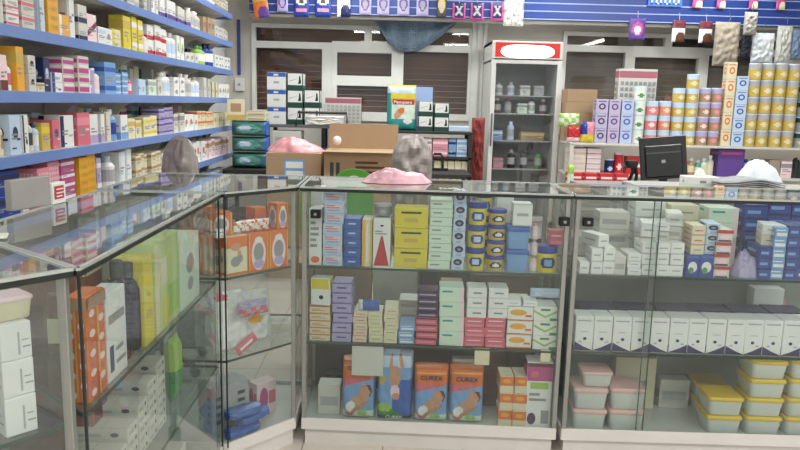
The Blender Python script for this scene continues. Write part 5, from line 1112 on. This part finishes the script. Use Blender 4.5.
# ================================================================== HANGING THINGS
SY = FY-.03
def hang(px0, px1, y0, y1, mf, label, name='sachet_packet', Y=SY, t=.03, wr=.004, cat='packet', nu=14, nv=16, e=4, letters=None):
    X0, X1 = sx(px0, Y, 2.2), sx(px1, Y, 2.2); z1, z0 = sz(y0, (X0+X1)/2, Y), sz(y1, (X0+X1)/2, Y)
    b = sheet('h', X1-X0, z1-z0, t, mf, nu, nv, e, wr=wr, seed=int(px0)); o = tag(b.build(name, None, ((X0+X1)/2, Y, z0)), label, cat, 'hanging packets')
    c = MB(); c.tube([(0, .0, z1-z0-.005), (0, .02, z1-z0+.12)], .003, mat('silver', .4)); c.build('hook', o)
    return o
def pk(a, b_, c_, kind):
    def f(u, v, s):
        c = a
        if kind == 'face':
            if v > .72: c = b_
            if .42 < v < .72 and inel(u, v, .5, .57, .34, .14): c = c_
            if inel(u, v, .5, .57, .13, .09): c = 'darkgrey'
            if .16 < v < .3 and .15 < u < .85: c = 'pink'
        elif kind == 'x':
            if u < .12 or u > .88 or v < .14: c = b_
            if abs(abs(u-.5)-abs(v-.55)*.8) < .09 and abs(v-.55) < .28: c = c_
        elif kind == 'blot':
            if inel(u, v, .5, .5, .36, .3): c = b_
            if inel(u, v, .5, .45, .2, .2): c = c_
        elif kind == 'half':
            if v > .62: c = b_
            if inel(u, v, .65, .1, .4, .35): c = c_
        return mat(c, .3)
    return f
hang(255, 270, -8, 18, pk('orange', 'gold', 'purple', 'half'), 'orange packet with purple corner, leftmost on the blue fascia').rotation_euler.y = -.15
hang(277, 288, -8, 12, pk('lilac', 'purple', 'lilac', 'blot'), 'small lilac sachet right of the orange packet on fascia')
hang(294, 309, -10, 17, pk('royal', 'magenta', 'cream', 'face'), 'blue and magenta sachet with cream oval, left of pair')
hang(315, 331, -10, 17, pk('royal', 'magenta', 'cream', 'face'), 'blue and magenta sachet with cream oval, right of pair')
hang(337, 350, -10, 17, pk('white', 'maroon', 'navy', 'half'), 'white and maroon packet with dark round picture on fascia')
for k, p in enumerate((359, 377, 397, 416)):
    hang(p, p+12, -8, 15+.4*k, pk('lilac', 'purple', 'grey', 'blot'), 'lilac sachet with grey picture, '+('first', 'second', 'third', 'fourth')[k]+' of four on fascia')
hang(436, 446, -8, 18, pk('darkgrey', 'gold', 'silver', 'blot'), 'dark sachet with pale figure between lilac and magenta sachets')
for k, p in enumerate((452, 470, 490)):
    hang(p, p+13, 3-.3*k, 20+.4*k, pk('navy', 'magenta', 'silver', 'x'), 'magenta edged sachet with cream cross, '+('left', 'centre', 'right')[k]+' of three on fascia')
o = hang(503, 523, -6, 26, lambda u, v, s: mat('offwhite' if (int(u*9)*3+int(v*8)*5) % 7 > 2 else 'silver', .3), 'white clear fronted bag hanging above the cooler', t=.06, wr=.02)
hang(629, 645, 18, 40, pk('purple', 'magenta', 'paleblue', 'blot'), 'purple packet hanging low before the right window', Y=SY+.02)
for k, p in enumerate((672, 699)): hang(p, p+13, 20+k, 42+k, pk('white', 'maroon', 'brown', 'half'), 'white and brown packet, '+('left', 'right')[k]+' of the pair before right window', Y=SY+.02)
for k, (p, q) in enumerate(((690, 700), (714, 723), (746, 755), (773, 782))): hang(p, q, -8, 8+k*.6, pk('magenta', 'royal', 'cream', 'half'), 'small magenta and blue sachet, '+('first', 'second', 'third', 'fourth')[k]+' on right part of fascia')
# cut-off shop sign on the fascia
X0, X1 = sx(647, FY-.02, 2.35), sx(681, FY-.02, 2.35); zb = sz(6.5, (X0+X1)/2, FY-.02); b = MB(); b.box(-(X1-X0)/2, 0, 0, (X1-X0)/2, .012, .14, mat((.25, .42, .80), .4)); o = tag(b.build('shop_sign', None, ((X0+X1)/2, FY-.02, zb)), 'light blue sign with white lettering on the blue fascia', 'sign')
b = MB()
for k in range(7): x = -(X1-X0)/2+.04+k*(X1-X0-.08)/6; b.box(x-.009, -.003, .02, x+.009, -.001, .11, mat('paleblue', .4), c=0); b.box(x-.009, -.003, .02, x+(.028 if k % 2 else .009), -.001, .035, mat('paleblue', .4), c=0)
b.build('printed_lettering', o)
# cloth draped over the left window
CM = mat((.50, .58, .66), .7, noise_amt=.15, scale=5); CYY = BW-.14; Xa, Xb = sx(366, CYY, 2.1), sx(471, CYY, 2.1); b = MB(); n = 40; g = []
zt_ = sz(16, (Xa+Xb)/2, CYY)
for j in range(15):
    v = j/14; row = []
    for i in range(n+1):
        u = i/n; drop = (math.sin(math.pi*min(1, max(0, (u*1.03)))**.8) if 0 < u < 1 else 0); lo = zt_-.02-.40*max(0, drop)**.9*(1-.25*u)
        z = zt_+(lo-zt_)*v; y = CYY-.05*math.sin(v*9+u*3)*v-.03*math.sin(u*34)*v**.5; row.append((Xa+(Xb-Xa)*(.5+(u-.5)*(1-.18*v)), y, z))
    g.append(row)
for j in range(14):
    for i in range(n): b.face([g[j][i], g[j+1][i], g[j+1][i+1], g[j][i+1]], CM, True)
o = b.build('draped_cloth'); sm = o.modifiers.new('thickness', 'SOLIDIFY'); sm.thickness = .006; tag(o, 'blue grey cloth draped across the top of left window', 'cloth')
# clothes and bags hanging at the right
def garment(px0, px1, y0, y1, c, label, seed, Y=7.58, name='hanging_garment', wr=.022):
    X0, X1 = sx(px0, Y, 2), sx(px1, Y, 2); z1, z0 = sz(y0, (X0+X1)/2, Y), sz(y1, (X0+X1)/2, Y); m = mat(c, .7, noise_amt=.12, scale=10)
    b = sheet('g', X1-X0, z1-z0, .07, lambda u, v, s: m, 20, 26, 3, wr=wr, seed=seed); o = tag(b.build(name, None, ((X0+X1)/2, Y, z0)), label, 'hanging cloth')
    c_ = MB(); c_.tube([(0, 0, z1-z0-.02), (.02, 0, z1-z0+.04), (0, 0, z1-z0+.10)], .004, STL); c_.build('hook', o)
garment(713, 738, 22, 66, (.60, .56, .50), 'beige patterned cloth hanging right of the window', 1)
garment(740, 750, 36, 58, (.12, .13, .18), 'small dark bag hanging between beige and white cloths', 2, wr=.02)
garment(741, 754, 12, 35, (.62, .60, .58), 'grey pouch hanging above the small dark bag', 7, wr=.02, Y=7.5)
garment(751, 773, 33, 63, (.82, .84, .86), 'white plastic bundle hanging above the gold milk tins', 3)
garment(775, 790, 26, 64, (.74, .74, .72), 'pale grey cloth hanging at right', 4)
garment(790, 806, 30, 60, (.42, .50, .60), 'blue grey cloth hanging at the right frame edge', 5)
# wall fittings at left rear
b = MB(); X = sx(239.5, BW-.02, 1.6); b.box(-.02, 0, sz(75, X, BW-.01), .012, .02, 2.25, mat((.22, .27, .55), .5)); struct(b.build('trim_3', None, (X, BW-.022, 0)))
b = MB(); zz = sz(91, X, BW); h_ = sz(78, X, BW)-zz; b.box(-.05, 0, 0, .05, .035, h_, WM, c=.004); sw = tag(b.build('switch_box', None, (X+.0, BW-.036, zz)), 'pale grey switch box on the wall below blue strip', 'switch')
b = MB(); b.box(-.012, -.006, h_*.4, .012, 0, h_*.6, mat('grey', .4)); b.build('rocker', sw)

# ---- checks on the wording
seen = {}
for l, g in LABELS:
    nw = len(l.split())
    if nw < 4 or nw > 16: print('LABEL LENGTH', nw, l)
    if l in seen: print('DUPLICATE', l)
    seen[l] = 1
print('THINGS', len(LABELS))
